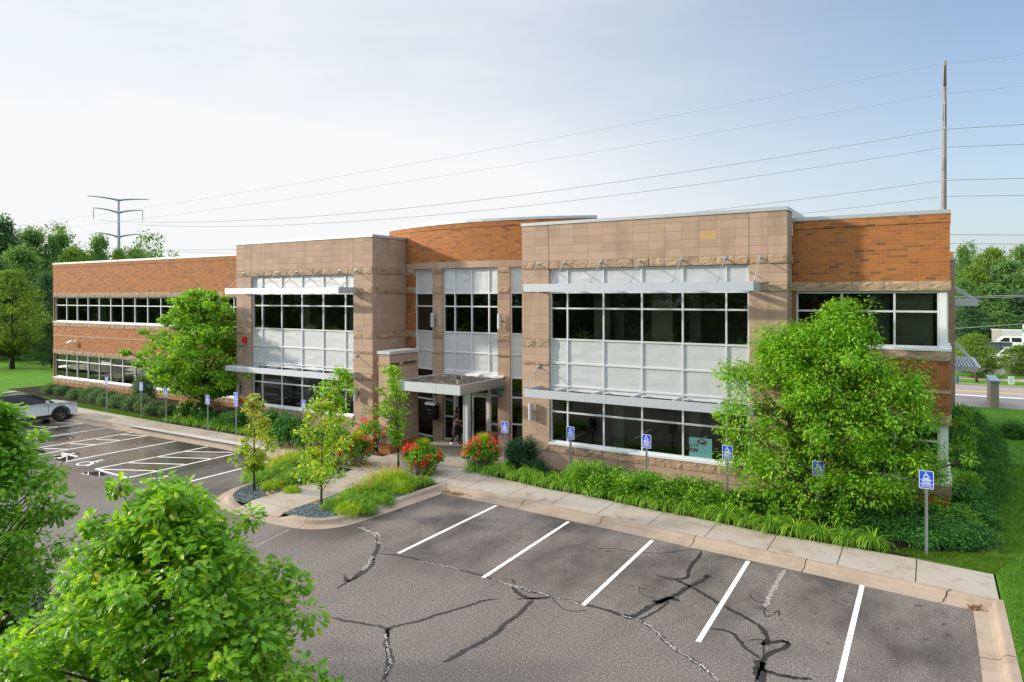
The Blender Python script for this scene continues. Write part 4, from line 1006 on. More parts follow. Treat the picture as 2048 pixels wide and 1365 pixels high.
# ---- lawns --------------------------------------------------------------------------------------
w = MB(); w.poly([(-75, 22.7), (-62, 22.62), (-45.08, 22.30), (-41.35, 22.12), (-36, 21.95), (-36, 22.6), (-42, 23.0), (-50, 23.3), (-58, 23.9), (-58, 27.3), (-58.5, 46), (0, 46), (.5, 41.0), (-120, 41.0+60), (-200, 22.9)][0:10]+[(-58.5, 60), (-200, 60), (-200, 22.9)], .15, M['lawn']); struct(w, 'lawn', 'lawn left of the building')
w = MB(); w.poly([(1.36, -30), (40, -30), (60, 41), (-59, 41.0+3.5), (-59, 44.4), (1.0, 44.4), (1.0, 24.0), (1.0, 21.8), (.0, 20.8), (1.31, 20.5)], .15, M['lawn']); 
w = MB(); w.poly([(1.37, -30), (40, -30), (80, 41.8), (.52, 41.8), (.52, 20.9), (-.6, 20.7), (1.33, 20.48)], .15, M['lawn']); struct(w, 'lawn', 'lawn on the right side of the building')
w = MB(); w.poly([(-75.0, 22.9), (-64, 23.6), (-55.5, 27.0-1.2), (-55.8, 27.3-1.1), (-64, 25.2), (-75, 24.6)], .158, M['concrete'])
pth = [P(u, v, z=.158)[:2] for u, v in ((-60, 803), (0, 797), (40, 790), (62, 783), (62, 779), (30, 781), (0, 787), (-60, 792))]
w = MB(); w.poly(pth, .158, M['concrete']); struct(w, 'footpath')
# ---- road behind on the right --------------------------------------------------------------------
def strip(name, va, vb, mat, z, label=None, uu=(1914, 2046), ext=(-140, 160)):
    """road strips run parallel with the building; rows measured left and right"""
    a = P(uu[0], va[0], z=z); b = P(uu[1], va[1], z=z); c = P(uu[0], vb[0], z=z); d = P(uu[1], vb[1], z=z)
    yn = (a[1]+b[1])/2; yf = (c[1]+d[1])/2
    w = MB(); w.face([(ext[0], yn, z), (ext[1], yn, z), (ext[1], yf, z), (ext[0], yf, z)], M[mat]); struct(w, name, label); return yn, yf
mt, nt, out = newmat('road_asphalt'); n = N(nt); p = n.pos()
c = n.ramp(n.noise(6, p, 4, .8), [(.3, (.17, .16, .155)), (.7, (.27, .26, .25))]); c = n.mix(n.ramp(n.noise(.9, n('Mapping', {0: p, 3: (.1, 1, 1)}), 3), [(.4, (0, 0, 0)), (.7, (.5, .5, .5))]), c, (.12, .115, .11))
n.bsdf(out, c, .9); M['road'] = mt
w = MB(); w.face([(-160, 45, .09), (260, 45, .09), (260, 140, .09), (-160, 140, .09)], M['lawn']); struct(w, 'verge')
ry = strip('road', (812, 819), (769.5, 776), 'road', .165)
strip('yellow_centre_line', (781.2, 789.6), (779.6, 788.0), 'yellow', .170); strip('white_edge_line', (790, 798.7), (788.6, 797.3), 'white', .170)
w = MB(); w.face([(-160, 41.7, .125), (260, 41.7, .125), (260, ry[0]-.0, .16), (-160, ry[0], .16)], M['lawn']); struct(w, 'verge')
w = MB(); w.box(Fr(0, ry[1], 0), -160, 200, -.3, 0, .1, .26, M['curb']); struct(w, 'road_kerb')
w = MB(); w.face([(-160, ry[1]+.3, .24), (260, ry[1]+.3, .24), (260, 140, .24), (-160, 140, .24)], M['lawn']); struct(w, 'verge')
strip('far_sidewalk', (759, 763.5), (754, 757.5), 'concrete', .25)
yl = strip('far_parking_lot', (745, 750), (716, 718), 'road', .26)
# ---- painted bays ---------------------------------------------------------------------------------
def pline(a, b, w_=.10, za=.0045, nm='parking_line'):
    m_ = MB(); m_.ribbon([a, b], w_, za, M['paint']); return struct(m_, nm)
def g(u, v, z=0): return P(u, v, z=z)[:2]
for (a, b) in (((993, 1011.5), (797, 1107)), ((1137, 1044), (966, 1156)), ((1304.5, 1081.5), (1166, 1211)), ((1496.5, 1123), (1396, 1284.5))): pline(g(*a), g(*b), .105)
pline(g(1724.7, 1170), (-1.43, 13.45), .105)
def z2(u, v): return g(u/3.9, 680+v/3.9)
LN = [((655, 652), (270, 708)), ((845, 686), (330, 764)), ((1045, 722), (330, 838)), ((1160, 748), (385, 882)), ((1375, 790), (512, 950)), ((1620, 835), (745, 1008)), ((1865, 882), (993, 1078)), ((2040, 965), (1300, 1152))]
for a, b in LN: pline(z2(*a), z2(*b), .10)
pline(z2(2110, 950), z2(1990, 975), .10)
pline(z2(745, 1008), z2(993, 1078), .10)
for pr in (((1045, 722), (1160, 748)),): pass
for a, b in (((1445, 872), (1850, 880)), ((1215, 914), (1660, 928)), ((990, 960), (1440, 972)), ((770, 1010), (1215, 1023)), ((950, 741), (1135, 748)), ((750, 778), (950, 785)), ((545, 812), (745, 818)), ((340, 848), (540, 855)), ((430, 648), (655, 652)), ((260, 678), (470, 680)), ((270, 708), (130, 730)), ((330, 838), (150, 870)), ((385, 882), (230, 910))): pline(z2(*a), z2(*b), .09)
def pav_symbol(cx, cy, s):
    w = MB(); 
    wheelchair(w, M['flaked'] if False else M['paint'], lambda a, b: (cx+(a-.5)*s, cy+(b-.5)*s, .0048)); return struct(w, 'access_symbol')
for u, v in ((735, 955), (1240, 1085), (515, 900)): q = z2(u, v); pav_symbol(q[0], q[1]-.1, 1.05)
# ---- crack sealant ------------------------------------------------------------------------------------
def crack(pts, wd, sc=None, org=None, z=.0035, mat='sealant', wob=.012):
    if sc: pts = [(org[0]+a/sc, org[1]+b/sc) for a, b in pts]
    G_ = crm([g(*p) for p in pts], 9)
    n_ = len(G_); ww_ = []
    o_ = []
    for i, p in enumerate(G_):
        f = i/(n_-1); e = min(1, f*9+.25, (1-f)*9+.25)
        ww_.append(wd*(1.3 if mat == 'sealant' else 1)*e*(.7+.6*random.random())); o_.append((p[0]+random.gauss(0, wob), p[1]+random.gauss(0, wob)))
    m_ = MB(); m_.ribbon(o_, ww_, z, M[mat]); return struct(m_, 'crack_sealant' if mat == 'sealant' else 'flaked_paint_line')
A_ = (3.74, (600, 1000)); B_ = (3.413, (1000, 1000)); C_ = (3.413, (400, 850))
def ck(pts, wd, S, **k): return crack(pts, wd, S[0], S[1], **k)
ck([(430, 190), (520, 240), (560, 270), (580, 310), (585, 350), (560, 400), (530, 460), (480, 520), (420, 570), (375, 605), (345, 600), (332, 560)], .085, A_)
ck([(375, 605), (330, 630), (270, 665)], .05, A_)
ck([(550, 430), (545, 480), (500, 530), (440, 575), (390, 600)], .05, A_)
ck([(570, 400), (700, 412), (820, 432), (900, 452), (1050, 488), (1200, 525), (1380, 575), (1480, 612), (1600, 645), (1720, 680), (1869, 718)], .05, A_)
ck([(1580, 590), (1620, 640), (1680, 680), (1760, 700)], .03, A_); ck([(1590, 650), (1620, 690), (1690, 730), (1760, 738), (1869, 732)], .09, A_); ck([(1620, 745), (1700, 740), (1800, 740)], .04, A_)
ck([(1750, 740), (1690, 800), (1620, 870), (1530, 930), (1480, 990), (1380, 1050), (1250, 1120), (1150, 1180), (1070, 1218)], .085, A_)
ck([(1480, 745), (1390, 752), (1300, 780), (1150, 825), (1000, 870), (900, 905), (760, 935), (680, 958), (650, 1000), (655, 1080), (685, 1170), (685, 1230), (650, 1290), (640, 1365)], .06, A_)
ck([(230, 880), (340, 905), (500, 930), (640, 962), (640, 1060), (655, 1150), (650, 1240), (610, 1365)], .055, A_)
ck([(0, 560), (150, 600), (300, 645), (400, 672), (540, 705), (700, 745), (820, 785), (950, 825), (1030, 870), (1100, 935), (1180, 1010), (1300, 1085), (1400, 1150), (1500, 1246)], .075, B_)
ck([(850, 780), (900, 800), (1000, 745), (1100, 695), (1200, 650), (1290, 595), (1360, 560), (1420, 525), (1385, 520)], .10, B_)
ck([(960, 815), (1040, 780), (1110, 730), (1150, 690)], .05, B_)
ck([(1060, 510), (1120, 530), (1200, 548), (1260, 575), (1310, 600), (1400, 650), (1500, 710), (1620, 775), (1760, 855), (1810, 910), (1825, 960), (1790, 985), (1860, 975), (1930, 965), (1970, 985), (1920, 1020), (1850, 1045), (1800, 1090), (1780, 1150), (1740, 1246)], .075, B_)
ck([(1375, 350), (1350, 400), (1310, 440), (1285, 490), (1285, 525), (1240, 540), (1190, 535)], .07, B_)
ck([(1378, 345), (1300, 340), (1200, 355), (1100, 365), (980, 360), (850, 345), (760, 332), (660, 335)], .022, B_)
ck([(1440, 882), (1520, 890), (1600, 920), (1640, 970), (1700, 1030), (1790, 1090)], .055, B_)
ck([(1760, 1150), (1850, 1180), (1950, 1205), (2040, 1218), (2130, 1225)], .07, B_); ck([(1780, 1100), (1770, 1160), (1790, 1246)], .16, B_)
ck([(360, 675), (400, 720), (440, 750), (520, 760), (600, 755)], .02, B_)
ck([(950, 590), (955, 630), (1000, 660), (1090, 675)], .015, B_)
ck([(170, 640), (300, 640), (420, 670), (520, 640)], .03, C_)
for a in ([(440, 205), (520, 240), (570, 275), (580, 320)], [(575, 240), (585, 270), (575, 310), (610, 330)], [(900, 455), (980, 475), (1100, 500), (1200, 525)], [(1430, 590), (1520, 622), (1620, 655), (1740, 690)], [(540, 420), (520, 470), (470, 530)]): ck(a, .11 if a[0][0] < 600 else .05, A_, mat='flaked', z=.0052)
ck([(640, 1000), (650, 1080), (670, 1170), (675, 1230), (640, 1300)], .05, A_, mat='flaked', z=.0052)
ck([(820, 785), (950, 825), (1030, 870), (1100, 935), (1180, 1010), (1300, 1085), (1400, 1150), (1500, 1246)], .06, B_, mat='flaked', z=.0052)
ck([(1945, 475), (1900, 550), (1860, 620), (1830, 680), (1810, 730)], .10, B_, mat='flaked', z=.0052); ck([(0, 560), (150, 600), (300, 645), (560, 715)], .05, B_, mat='flaked', z=.0056)
ck([(610, 715), (520, 760), (440, 800), (380, 830)], .05, C_, mat='flaked', z=.0052)
crack([(160, 928), (240, 905), (310, 888), (400, 872)], .05, mat='sealant')
# ---- stone chips, leaf litter, lawn blades -----------------------------------------------------------
def in_poly(pts, poly):
    x, y = pts[:, 0], pts[:, 1]; c = np.zeros(len(pts), bool); n_ = len(poly)
    for i in range(n_):
        x1, y1 = poly[i]; x2, y2 = poly[(i+1) % n_]
        if y1 == y2: continue
        k = ((y1 > y) != (y2 > y)) & (x < (x2-x1)*(y-y1)/(y2-y1)+x1); c ^= k
    return c
def scatter(poly, n_, z, zr=.02):
    P_ = np.array(poly); a, b = P_.min(0), P_.max(0)
    q = np.stack([RNG.uniform(a[0], b[0], n_), RNG.uniform(a[1], b[1], n_)], 1); q = q[in_poly(q, poly)]
    return np.stack([q[:, 0], q[:, 1], z+RNG.uniform(0, zr, len(q))], 1)
pr = [(-17.5, 19.5), (-17.5, rt[-1][1]+.03)]+rt[::-1]; pl = [(-19.45, ltt[0][1]+.02), (-19.45, 19.5)]+ltt[::-1]
for pp_, lb_ in ((pr, 'right'), (pl, 'left')):
    o = pebbles('stone_chips', scatter(pp_, 9000, .125), .07, M['chips']); o['kind'] = 'stuff'
o = pebbles('bark_mulch', np.concatenate([scatter([(-14.8, 20.9)]+[(x, y+.1) for x, y in bk]+[(.3, 24), (-14, 24)], 9000, .12), scatter([(-36, 22.0), (-22, 22.0), (-22, 24.3), (-36, 24.3)], 4000, .12)]), .06, M['mulch']); o['kind'] = 'stuff'
def blades(poly, n_, z, L=.06, wv=.012):
    c = scatter(poly, n_, z, 0.0); k = len(c); th = RNG.uniform(0, 6.28, k); e = RNG.uniform(.7, 1.5, k)
    d = np.stack([np.cos(th)*np.cos(e), np.sin(th)*np.cos(e), np.sin(e)], 1)
    me = blade_mesh('grass_blades', c, d, L*RNG.uniform(.5, 1.4, k), np.full(k, wv), np.full(k, .5), M['l_lawn'], RNG.beta(2, 2, k), 1)
    o = link('grass_blades', me); o['kind'] = 'stuff'
blades([(1.40, 13), (3.2, 13), (6.5, 34), (2.2, 34), (1.4, 20.4)], 70000, .15, .065, .015)
blades([(-1.1, 20.85), (1.3, 20.5), (1.8, 22), (.4, 21.7), (-.6, 21.3)], 12000, .15, .055)
blades([(-56, 22.45), (-45.08, 22.32), (-36, 22.0), (-36, 22.55), (-42, 22.95), (-50, 23.25), (-56, 23.8)], 30000, .15, .06, .02)
q = scatter([(-3.6, 19.1), (1.2, 18.9), (1.2, 20.4), (-7.2, 21.1), (-7, 19.5)], 260, .162, .004); q = np.concatenate([q, scatter([(-8, 15), (0, 15), (0, 18), (-8, 18.5)], 60, .008, .003)])
k = len(q); th = RNG.uniform(0, 6.28, k)
o = link('fallen_leaves', leaf_mesh('fallen_leaves', q, np.stack([np.cos(th), np.sin(th), np.zeros(k)], 1), np.stack([RNG.normal(0, .1, k), RNG.normal(0, .1, k), np.ones(k)], 1), RNG.uniform(.02, .05, k), T_SIMPLE, M['l_fallen'], RNG.uniform(0, 1, k))); o['kind'] = 'stuff'
cl = []
for (cx, cy, sx, sy, nn) in ((-14.4, 19.62, .35, .09, 220), (1.0-.18, 18.4-.0, .08, .10, 70)):
    cl.append(np.stack([RNG.normal(cx, sx, nn), RNG.normal(cy, sy, nn), RNG.uniform(.02, .055, nn)], 1))
q = np.concatenate(cl); k = len(q); th = RNG.uniform(0, 6.28, k)
o = link('leaf_litter', leaf_mesh('leaf_litter', q, np.stack([np.cos(th), np.sin(th), RNG.normal(0, .3, k)], 1), np.stack([RNG.normal(0, .5, k), RNG.normal(0, .5, k), np.ones(k)], 1), RNG.uniform(.04, .09, k), T_SIMPLE, M['l_dead'], RNG.uniform(0, 1, k))); o['kind'] = 'stuff'

mt, nt, out = newmat('puddle_water'); n = N(nt); n.bsdf(out, (.012, .010, .009), .02, 0, n.bump(n.noise(3, n.pos(), 2), .02, .01), .6); M['puddle'] = mt
def puddle(u, v, ru, rv, seed, lb):
    rr = random.Random(seed); ph = [rr.uniform(0, 6.28) for _ in range(3)]; pts = []
    for k in range(40):
        a = 2*pi*k/40; f = 1+.22*sin(2*a+ph[0])+.13*sin(3*a+ph[1])+.07*sin(7*a+ph[2]); q = P(u+ru*cos(a)*f, v-rv*sin(a)*f, z=0); pts.append((q[0], q[1]))
    w = MB(); w.poly(pts, .0032, M['puddle']); struct(w, 'puddle', lb)
puddle(118, 878, 26, 6, 1, 'dark puddle in the second bay from the car'); puddle(133, 913, 25, 9, 2, 'brown puddle reflecting the brick wing'); puddle(62, 905, 30, 7, 3, 'pale puddle at the lower end of the bays'); puddle(45, 940, 40, 9, 4, 'pale puddle beside the left oak'); puddle(190, 948, 26, 3.5, 5, 'small puddle near the access symbol')
puddle(60, 1215, 60, 22, 6, 'large puddle between the two oaks')

ck([(1050, 690), (1090, 700), (1150, 670), (1210, 690)], .12, B_); ck([(1700, 640), (1740, 690), (1790, 700), (1830, 690)], .02, B_)
ck([(1800, 735), (1820, 800), (1900, 760), (1905, 800)], .02, B_); ck([(1690, 960), (1790, 955), (1800, 1000), (1800, 1080)], .02, B_)
# ================================================================== PLANTS
def base_at(u, v, z=.12): q = P(u, v, z=z); return (q[0], q[1], z)
def wallclip(p):    # foliage grows in front of the walls, not through them
    x, y, z = p[:, 0], p[:, 1], p[:, 2]
    lim = np.where(x > -4.04, YW-.15, np.where(x > -14.2, YR-.15, np.where(x > -22.6, 26.0, np.where(x > -32.6, YB-.2, YL-.2))))
    lim = np.where((x > .5), 60, lim); lim = np.where((z > 7.0) & (z < 7.5) & (x > -13.4) & (x < -4.8), 22.6, lim)
    lim = np.where((z > 3.0) & (z < 4.2) & (x > -13.4) & (x < -4.8), np.minimum(lim, 22.7), lim)
    return (y < lim) & (z > .1)
b = base_at(1646, 1030)
make_tree('ornamental_tree', b, 5.9, .45, [(0, .58), (.1, .88), (.3, 1), (.5, .95), (.68, .78), (.84, .56), (1, .22)], 3.05, 2.15, 440, 112, .112, M['l_pear'], .13, T_SIMPLE, .44,
          'large bright green tree with drooping leaves in front of the right brick wing', group=None, clip=wallclip, off=(.0, -.1), droop=.5, seed=3, flat=.8, spray=14, nbr=80, lobes=((.75, 0, 5.85, .75, 34), (-1.35, 0, 5.25, .62, 26), (2.15, -.1, 4.3, .6, 20), (-2.45, -.2, 4.0, .6, 18), (.1, -.3, 5.4, .6, 18)))
b = base_at(412, 836)
make_tree('maple_tree', b, 7.0, 1.45, [(0, .35), (.15, .85), (.35, 1), (.6, .88), (.8, .6), (.93, .35), (1, .12)], 3.75, 2.6, 360, 76, .14, M['l_maple'], .13, T_WIDE, .40,
          'full green maple tree in front of the left brick wing', clip=wallclip, off=(-.6, 0), droop=.5, seed=5, spray=50)
def sapling(u, v, H, z0, r, ncl, per, mat, label, off=(0, 0), seed=1, m2=None, f2=0, rc=.22, z=.125, ls=.095, prof=None):
    b = base_at(u, v, z)
    return make_tree('young_tree', b, H, z0, prof or [(0, .3), (.2, .8), (.45, 1), (.75, .75), (1, .2)], r, r, ncl, per, ls, mat, .035, T_WIDE, rc, label, group=None, off=off, droop=.5, seed=seed, nbr=26, mats2=m2, frac2=f2)
sapling(508, 982, 3.35, .75, .66, 62, 30, M['l_lime'], 'slender young tree with yellow leaves at the rounded left end of the island', seed=11, m2=M['l_yellow'], f2=.95)
sapling(643, 1020, 3.55, .95, .95, 62, 27, M['l_lime'], 'thin open young tree beside the island walkway on the right chip bed', seed=12, m2=M['l_yellow'], f2=.22)
sapling(797, 942, 4.05, 1.1, .80, 70, 27, M['l_pear'], 'young tree with upswept bare stems before the stone wing wall', off=(-.35, 0), seed=13, m2=M['l_lime'], f2=.4, prof=[(0, .15), (.3, .55), (.5, 1), (.75, .8), (1, .2)])
sapling(668, 940, 4.0, 1.1, .72, 72, 30, M['l_pear'], 'young tree with a green top behind the thin tree, before the left stone block windows', off=(.25, 0), seed=14, m2=M['l_yellow'], f2=.18, prof=[(0, .5), (.3, .8), (.5, .6), (.8, 1), (1, .4)])
# oak close to the camera
q = P(325, 1200, d=9.0)
make_tree('oak_tree', (q[0], q[1], 0), 4.32, .3, [(0, .6), (.25, .95), (.5, 1.0), (.62, .92), (.78, .60), (.9, .34), (1, .10)], 1.95, 1.9, 400, 92, .115, M['l_oak'], .11, T_OAK, .27,
          'big bright green oak crown close by at the bottom left of the view', off=(.12, 0), droop=.35, seed=21, nbr=130, spray=40, mats2=M['l_yellow'], frac2=.03, flat=.85)
q = P(-8, 1100, d=13.0)
make_tree('oak_tree', (q[0], q[1], 0), 4.85, .95, [(0, .35), (.15, .8), (.4, 1), (.65, .62), (.85, .35), (1, .1)], 1.32, 1.4, 190, 62, .125, M['l_dark'], .10, T_OAK, .34,
          'darker green oak with dark trunk at the left edge of the view', seed=23, nbr=80, flat=.5, spray=14)
# --- distant woodland: three kinds, copied -------------------------------------------------
PROTO = {}
def far_tree(u, D, topv, wpx, kind, label, group, z=.15, botf=None):
    q = P(u, 591, d=D); H = CH+(HC-topv)*D/FPX-z; r = wpx/2*D/FPX
    if kind not in PROTO:
        st = {'broad': dict(prof=[(0, .5), (.2, .9), (.45, 1), (.7, .8), (.9, .45), (1, .15)], mat=M['l_far'], ncl=230, per=46),
              'yellow': dict(prof=[(0, .5), (.2, .9), (.45, 1), (.75, .8), (.9, .5), (1, .2)], mat=M['l_far2'], ncl=220, per=46),
              'blue': dict(prof=[(0, .8), (.25, 1), (.5, .85), (.75, .5), (.9, .25), (1, .05)], mat=M['l_con'], ncl=230, per=46),
              'sparse': dict(prof=[(0, .4), (.3, .8), (.55, 1), (.8, .85), (1, .35)], mat=M['l_far'], ncl=105, per=30)}[kind]
        t = make_tree('woodland_tree', (q[0], q[1], z), 12.0, 1.3, st['prof'], 4.5, 4.5, st['ncl'], st['per'], .42, st['mat'], .22, T_SIMPLE, 1.0 if kind != 'sparse' else .75, label, group=group, seed=40+len(PROTO), nbr=40)
        PROTO[kind] = t; _KC[t.name] = kids(t); o = t
    else:
        t = PROTO[kind]; o = t.copy(); COL.objects.link(o)
        for c in _KC[t.name]: d = c.copy(); COL.objects.link(d); d.parent = o
    o.location = (q[0], q[1], z); o.scale = (r/4.5, r/4.5, H/12.0); o.rotation_euler = (0, 0, random.uniform(0, 6.28))
    o['label'] = label; o['group'] = group; o['category'] = 'tree'; return o
GL, GR, GB = 'woodland trees beyond the left lawn', 'woodland trees beyond the road on the right', 'trees across the car park'
LL = {'broad': 'dark green leafy tree in the wood left of the building', 'yellow': 'yellowish green tree in the wood left of the building', 'blue': 'dark blue-green pointed tree in the wood left of the building', 'sparse': 'open crowned tree showing sky, behind the left wing roof'}
for a in ((-70, 88, 428, 190, 'broad'), (8, 92, 440, 120, 'blue'), (62, 96, 462, 110, 'broad'), (112, 104, 446, 110, 'sparse'), (120, 98, 470, 90, 'broad'), (40, 80, 500, 120, 'broad'), (150, 92, 500, 110, 'yellow'), (200, 100, 476, 78, 'broad'), (238, 104, 500, 60, 'yellow'), (300, 104, 464, 112, 'sparse'), (275, 110, 500, 80, 'broad'),
          (95, 78, 548, 84, 'blue'), (-10, 76, 520, 120, 'blue'), (118, 84, 540, 80, 'broad'), (345, 112, 506, 60, 'sparse'), (84, 70, 615, 62, 'blue'), (60, 74, 640, 80, 'broad'), (5, 82, 620, 120, 'blue'), (-60, 74, 600, 120, 'broad'), (103, 66, 640, 50, 'blue'), (190, 108, 512, 120, 'broad'), (-130, 84, 560, 160, 'yellow')):
    far_tree(*a, LL[a[4]], GL)
LR = {'broad': 'green leafy tree in the wood beyond the road', 'yellow': 'light green sunlit tree in the wood beyond the road', 'blue': 'dark pointed tree in the wood beyond the road', 'sparse': 'open crowned tree in the wood beyond the road'}
for a in ((1934, 118, 486, 66, 'sparse'), (1928, 116, 500, 60, 'broad'), (1985, 112, 502, 100, 'yellow'), (2050, 114, 499, 110, 'broad'), (2110, 110, 500, 120, 'yellow'), (1945, 106, 536, 90, 'yellow'), (2015, 104, 528, 110, 'broad'), (2080, 100, 540, 110, 'broad'), (1925, 100, 565, 80, 'broad'), (1980, 98, 575, 110, 'broad'), (2045, 96, 588, 120, 'blue'), (1935, 94, 610, 90, 'blue'),
          (2000, 92, 628, 90, 'broad'), (2100, 92, 600, 130, 'blue'), (2170, 105, 520, 140, 'broad'), (1900, 98, 600, 70, 'blue'), (1965, 92, 640, 70, 'blue'), (2060, 92, 640, 80, 'blue'), (2230, 100, 540, 150, 'yellow'), (1860, 112, 520, 110, 'broad'), (1790, 114, 512, 120, 'yellow'), (1700, 118, 515, 120, 'broad'), (1610, 120, 512, 120, 'blue'), (2320, 104, 520, 150, 'broad'), (2430, 104, 525, 160, 'yellow'), (2560, 104, 520, 170, 'broad')):
    far_tree(*a, LR[a[4]], GR)
far_tree(1951, 56, 672, 88, 'yellow', 'small sunlit olive green tree in front of the far car park', None or GR)
far_tree(2036, 58, 694, 66, 'yellow', 'small tree covering the bonnet of the white pickup', None or GR)
far_tree(2060, 58, 688, 50, 'broad', 'small dark tree at the right edge beside the white pickup', GR)
for k in range(27):
    o = far_tree(1000, 50, 500, 100, ('broad', 'yellow', 'blue')[k % 3], 'tree across the car park opposite the building', GB)
    o.location = (-190+k*9.2+random.uniform(-2, 2), -34+random.uniform(-5, 5), 0); sc = random.uniform(1.0, 1.35); o.scale = (sc*1.2, sc*1.2, sc)
q = P(24, 738, z=.15)
make_tree('lawn_tree', q, 9.1, 1.9, [(0, .45), (.15, .85), (.4, 1), (.65, .85), (.85, .5), (1, .15)], 3.3, 3.3, 170, 60, .26, M['l_far2'], .2, T_SIMPLE, .62, 'light green tree standing on the lawn at the left edge', seed=51)
# --- shrubs ---------------------------------------------------------------------------------------
def shrub(x, y, mesh, s=1.0, sz=None, name='shrub', label=None, cat='shrub', group=None, z=.12):
    o = link(name, mesh, None, (x, y, z)); o.rotation_euler = (0, 0, random.uniform(0, 6.28)); o.scale = (s, s, sz or s)
    return tag(o, label, cat, group)
SHL = [shrub_mesh('rounded_shrub', 1.0, 1.0, 3800, .075, M['l_shrub'], T_WIDE, 9) for _ in range(3)]
SHD = [shrub_mesh('dark_shrub', 1.0, 1.0, 3400, .085, M['l_deep'], T_WIDE, 9) for _ in range(2)]
SHJ = [shrub_mesh('juniper', 1.1, 1.0, 5200, .105, M['l_jun'], T_SIMPLE, 10, -.3) for _ in range(3)]
SHG = [shrub_mesh('spreading_shrub', 1.2, 1.0, 5600, .10, M['l_deep'], T_SIMPLE, 11) for _ in range(3)]
SHY = shrub_mesh('yew', 1.0, 1.0, 5200, .10, M['l_yew'], T_SIMPLE, 10)
random.seed(5)
for i, (u, v, s, sz) in enumerate(((1150, 985, .85, 1.12), (1195, 992, .95, 1.05), (1262, 1004, 1.0, 1.1), (1325, 1012, .95, 1.0), (1395, 1022, 1.0, .95), (1432, 1030, .62, .62))):
    q = P(u, v, z=.12); shrub(q[0], min(q[1]+.55, 23.1), SHL[i % 3], s, sz, label='bright green rounded shrub in the low hedge under the right stone block windows', group='rounded shrubs under the right stone block')
for i, (x, y, s, sz) in enumerate(((-4.9, 23.1, .7, .6), (-3.9, 23.3, .9, .75), (-2.9, 23.6, .9, .8), (-1.9, 23.5, .95, .8), (-.9, 23.5, 1.0, .8), (.1, 23.3, 1.0, .75), (-1.4, 22.6, .8, .6), (-.3, 22.5, .9, .6), (.4, 22.5, .8, .6), (.95, 22.9, .6, .5), (-5.6, 22.9, .5, .5))):
    shrub(x, y, SHG[i % 3], s, sz, 'shrub', 'low dark green shrub in the bed before the right brick wing', group='dark shrubs before the right brick wing')
bank_ = [(1.0, 22.6, .75, .6), (.9, 23.7, .85, .8), (1.35, 24.5, .7, .65), (1.1, 25.6, .9, 1.0), (1.7, 26.3, .65, .8), (1.2, 27.4, .95, 1.2), (2.0, 28.0, .7, .9), (1.3, 29.3, 1.0, 1.4), (2.2, 30.0, .75, 1.05), (1.3, 31.3, 1.0, 1.55), (2.3, 32.0, .8, 1.2), (1.4, 33.3, 1.0, 1.6), (2.5, 34.0, .85, 1.25), (1.4, 35.4, 1.0, 1.65), (2.5, 36.2, .8, 1.3), (1.5, 37.5, 1.0, 1.7), (2.4, 38.4, .7, 1.3), (1.6, 39.6, .9, 1.7), (2.1, 41.0, .8, 1.4)]
bank = [(x-.35-(.25 if x > 1.6 else 0), y, s*.88, sz) for x, y, s, sz in bank_]
for i, (x, y, s, sz) in enumerate(bank):
    shrub(x, y, [SHG[i % 3], SHL[i % 3], SHG[(i+1) % 3], SHD[i % 2]][i % 4], s, sz, 'shrub', 'dark spreading shrub in the bank along the right end wall', group='shrubs banked along the right end wall')
q = P(1035, 940, z=.12); shrub(q[0]-.1, 23.7, SHY, .75, 1.35, 'yew_shrub', 'dark needle-leaved yew between the entrance and the right stone block')
q = P(1062, 950, z=.12); shrub(q[0], 23.3, SHY, .55, .55, 'yew_shrub', 'low dark yew spreading at the foot of the right stone block')
for i, (u, v, s, sz) in enumerate(((82, 789, .80, .85), (103, 793, .78, .85), (130, 799, .72, .8), (158, 802, .85, 1.05), (176, 806, .85, 1.05), (196, 812, .9, 1.0), (213, 817, .8, .95), (248, 823, .95, 1.1), (266, 827, .8, 1.0), (290, 832, .85, .95), (314, 836, .8, .85))):
    q = P(u, v, z=.17); shrub(q[0], min(q[1]+.75, 26.3), SHJ[i % 3], s*.85, sz*.95, 'juniper_shrub', 'blue-green spreading juniper in the row below the left wing windows', group='junipers below the left wing')
q = P(236, 815, z=.17); shrub(q[0], q[1]+1.6, SHJ[0], .7, 2.1, 'juniper_shrub', 'tall shaggy juniper rising above the row below the left wing')
for i, (u, v) in enumerate(((350, 845), (378, 846))):
    q = P(u, v, z=.14); o = shrub(q[0], q[1]+.8, SHD[0], .75, 1.2, 'hydrangea_shrub', ('hydrangea with cream flower heads nearer the left wing junipers', 'hydrangea with cream flower heads beside the maple trunk')[i])
    C = rdir(60); C = C[C[:, 2] > -.1]*np.array((.85, .85, .9)); Cc, T, Nn, S = leaf_cloud(C+np.array((0, 0, .15)), np.full(len(C), .09), 16, .07)
    link('flower_heads', leaf_mesh('hydrangea_flowers', Cc, T, Nn, S, T_WIDE, M['f_cream'], RNG.uniform(0, 1, len(Cc))), o)
for i, (u, v, s, sz, lb) in enumerate(((560, 895, 1.0, 1.55, 'tall dark shrub under the left stone block windows'), (600, 900, .95, 1.2, 'broad dark shrub right of the tall one under the left block'), (530, 880, .8, 1.5, 'narrow dark shrub behind the yellow leaved young tree'), (640, 908, .8, .9, 'low dark shrub under the left block behind the access sign'), (440, 858, .8, .9, 'dark shrub right of the maple trunk'), (462, 862, .7, 1.1, 'dark shrub behind the paired access signs'), (400, 850, .7, .7, 'small dark shrub at the maple trunk'))):
    q = P(u, v, z=.12); shrub(q[0], min(q[1]+.35, 23.6), SHD[i % 2], s, sz, label=lb)
q = P(30, 1335, z=0); shrub(q[0]-.3, q[1]-.6, SHL[0], 1.2, .9, label='green shrub in the bottom left corner under the oaks')
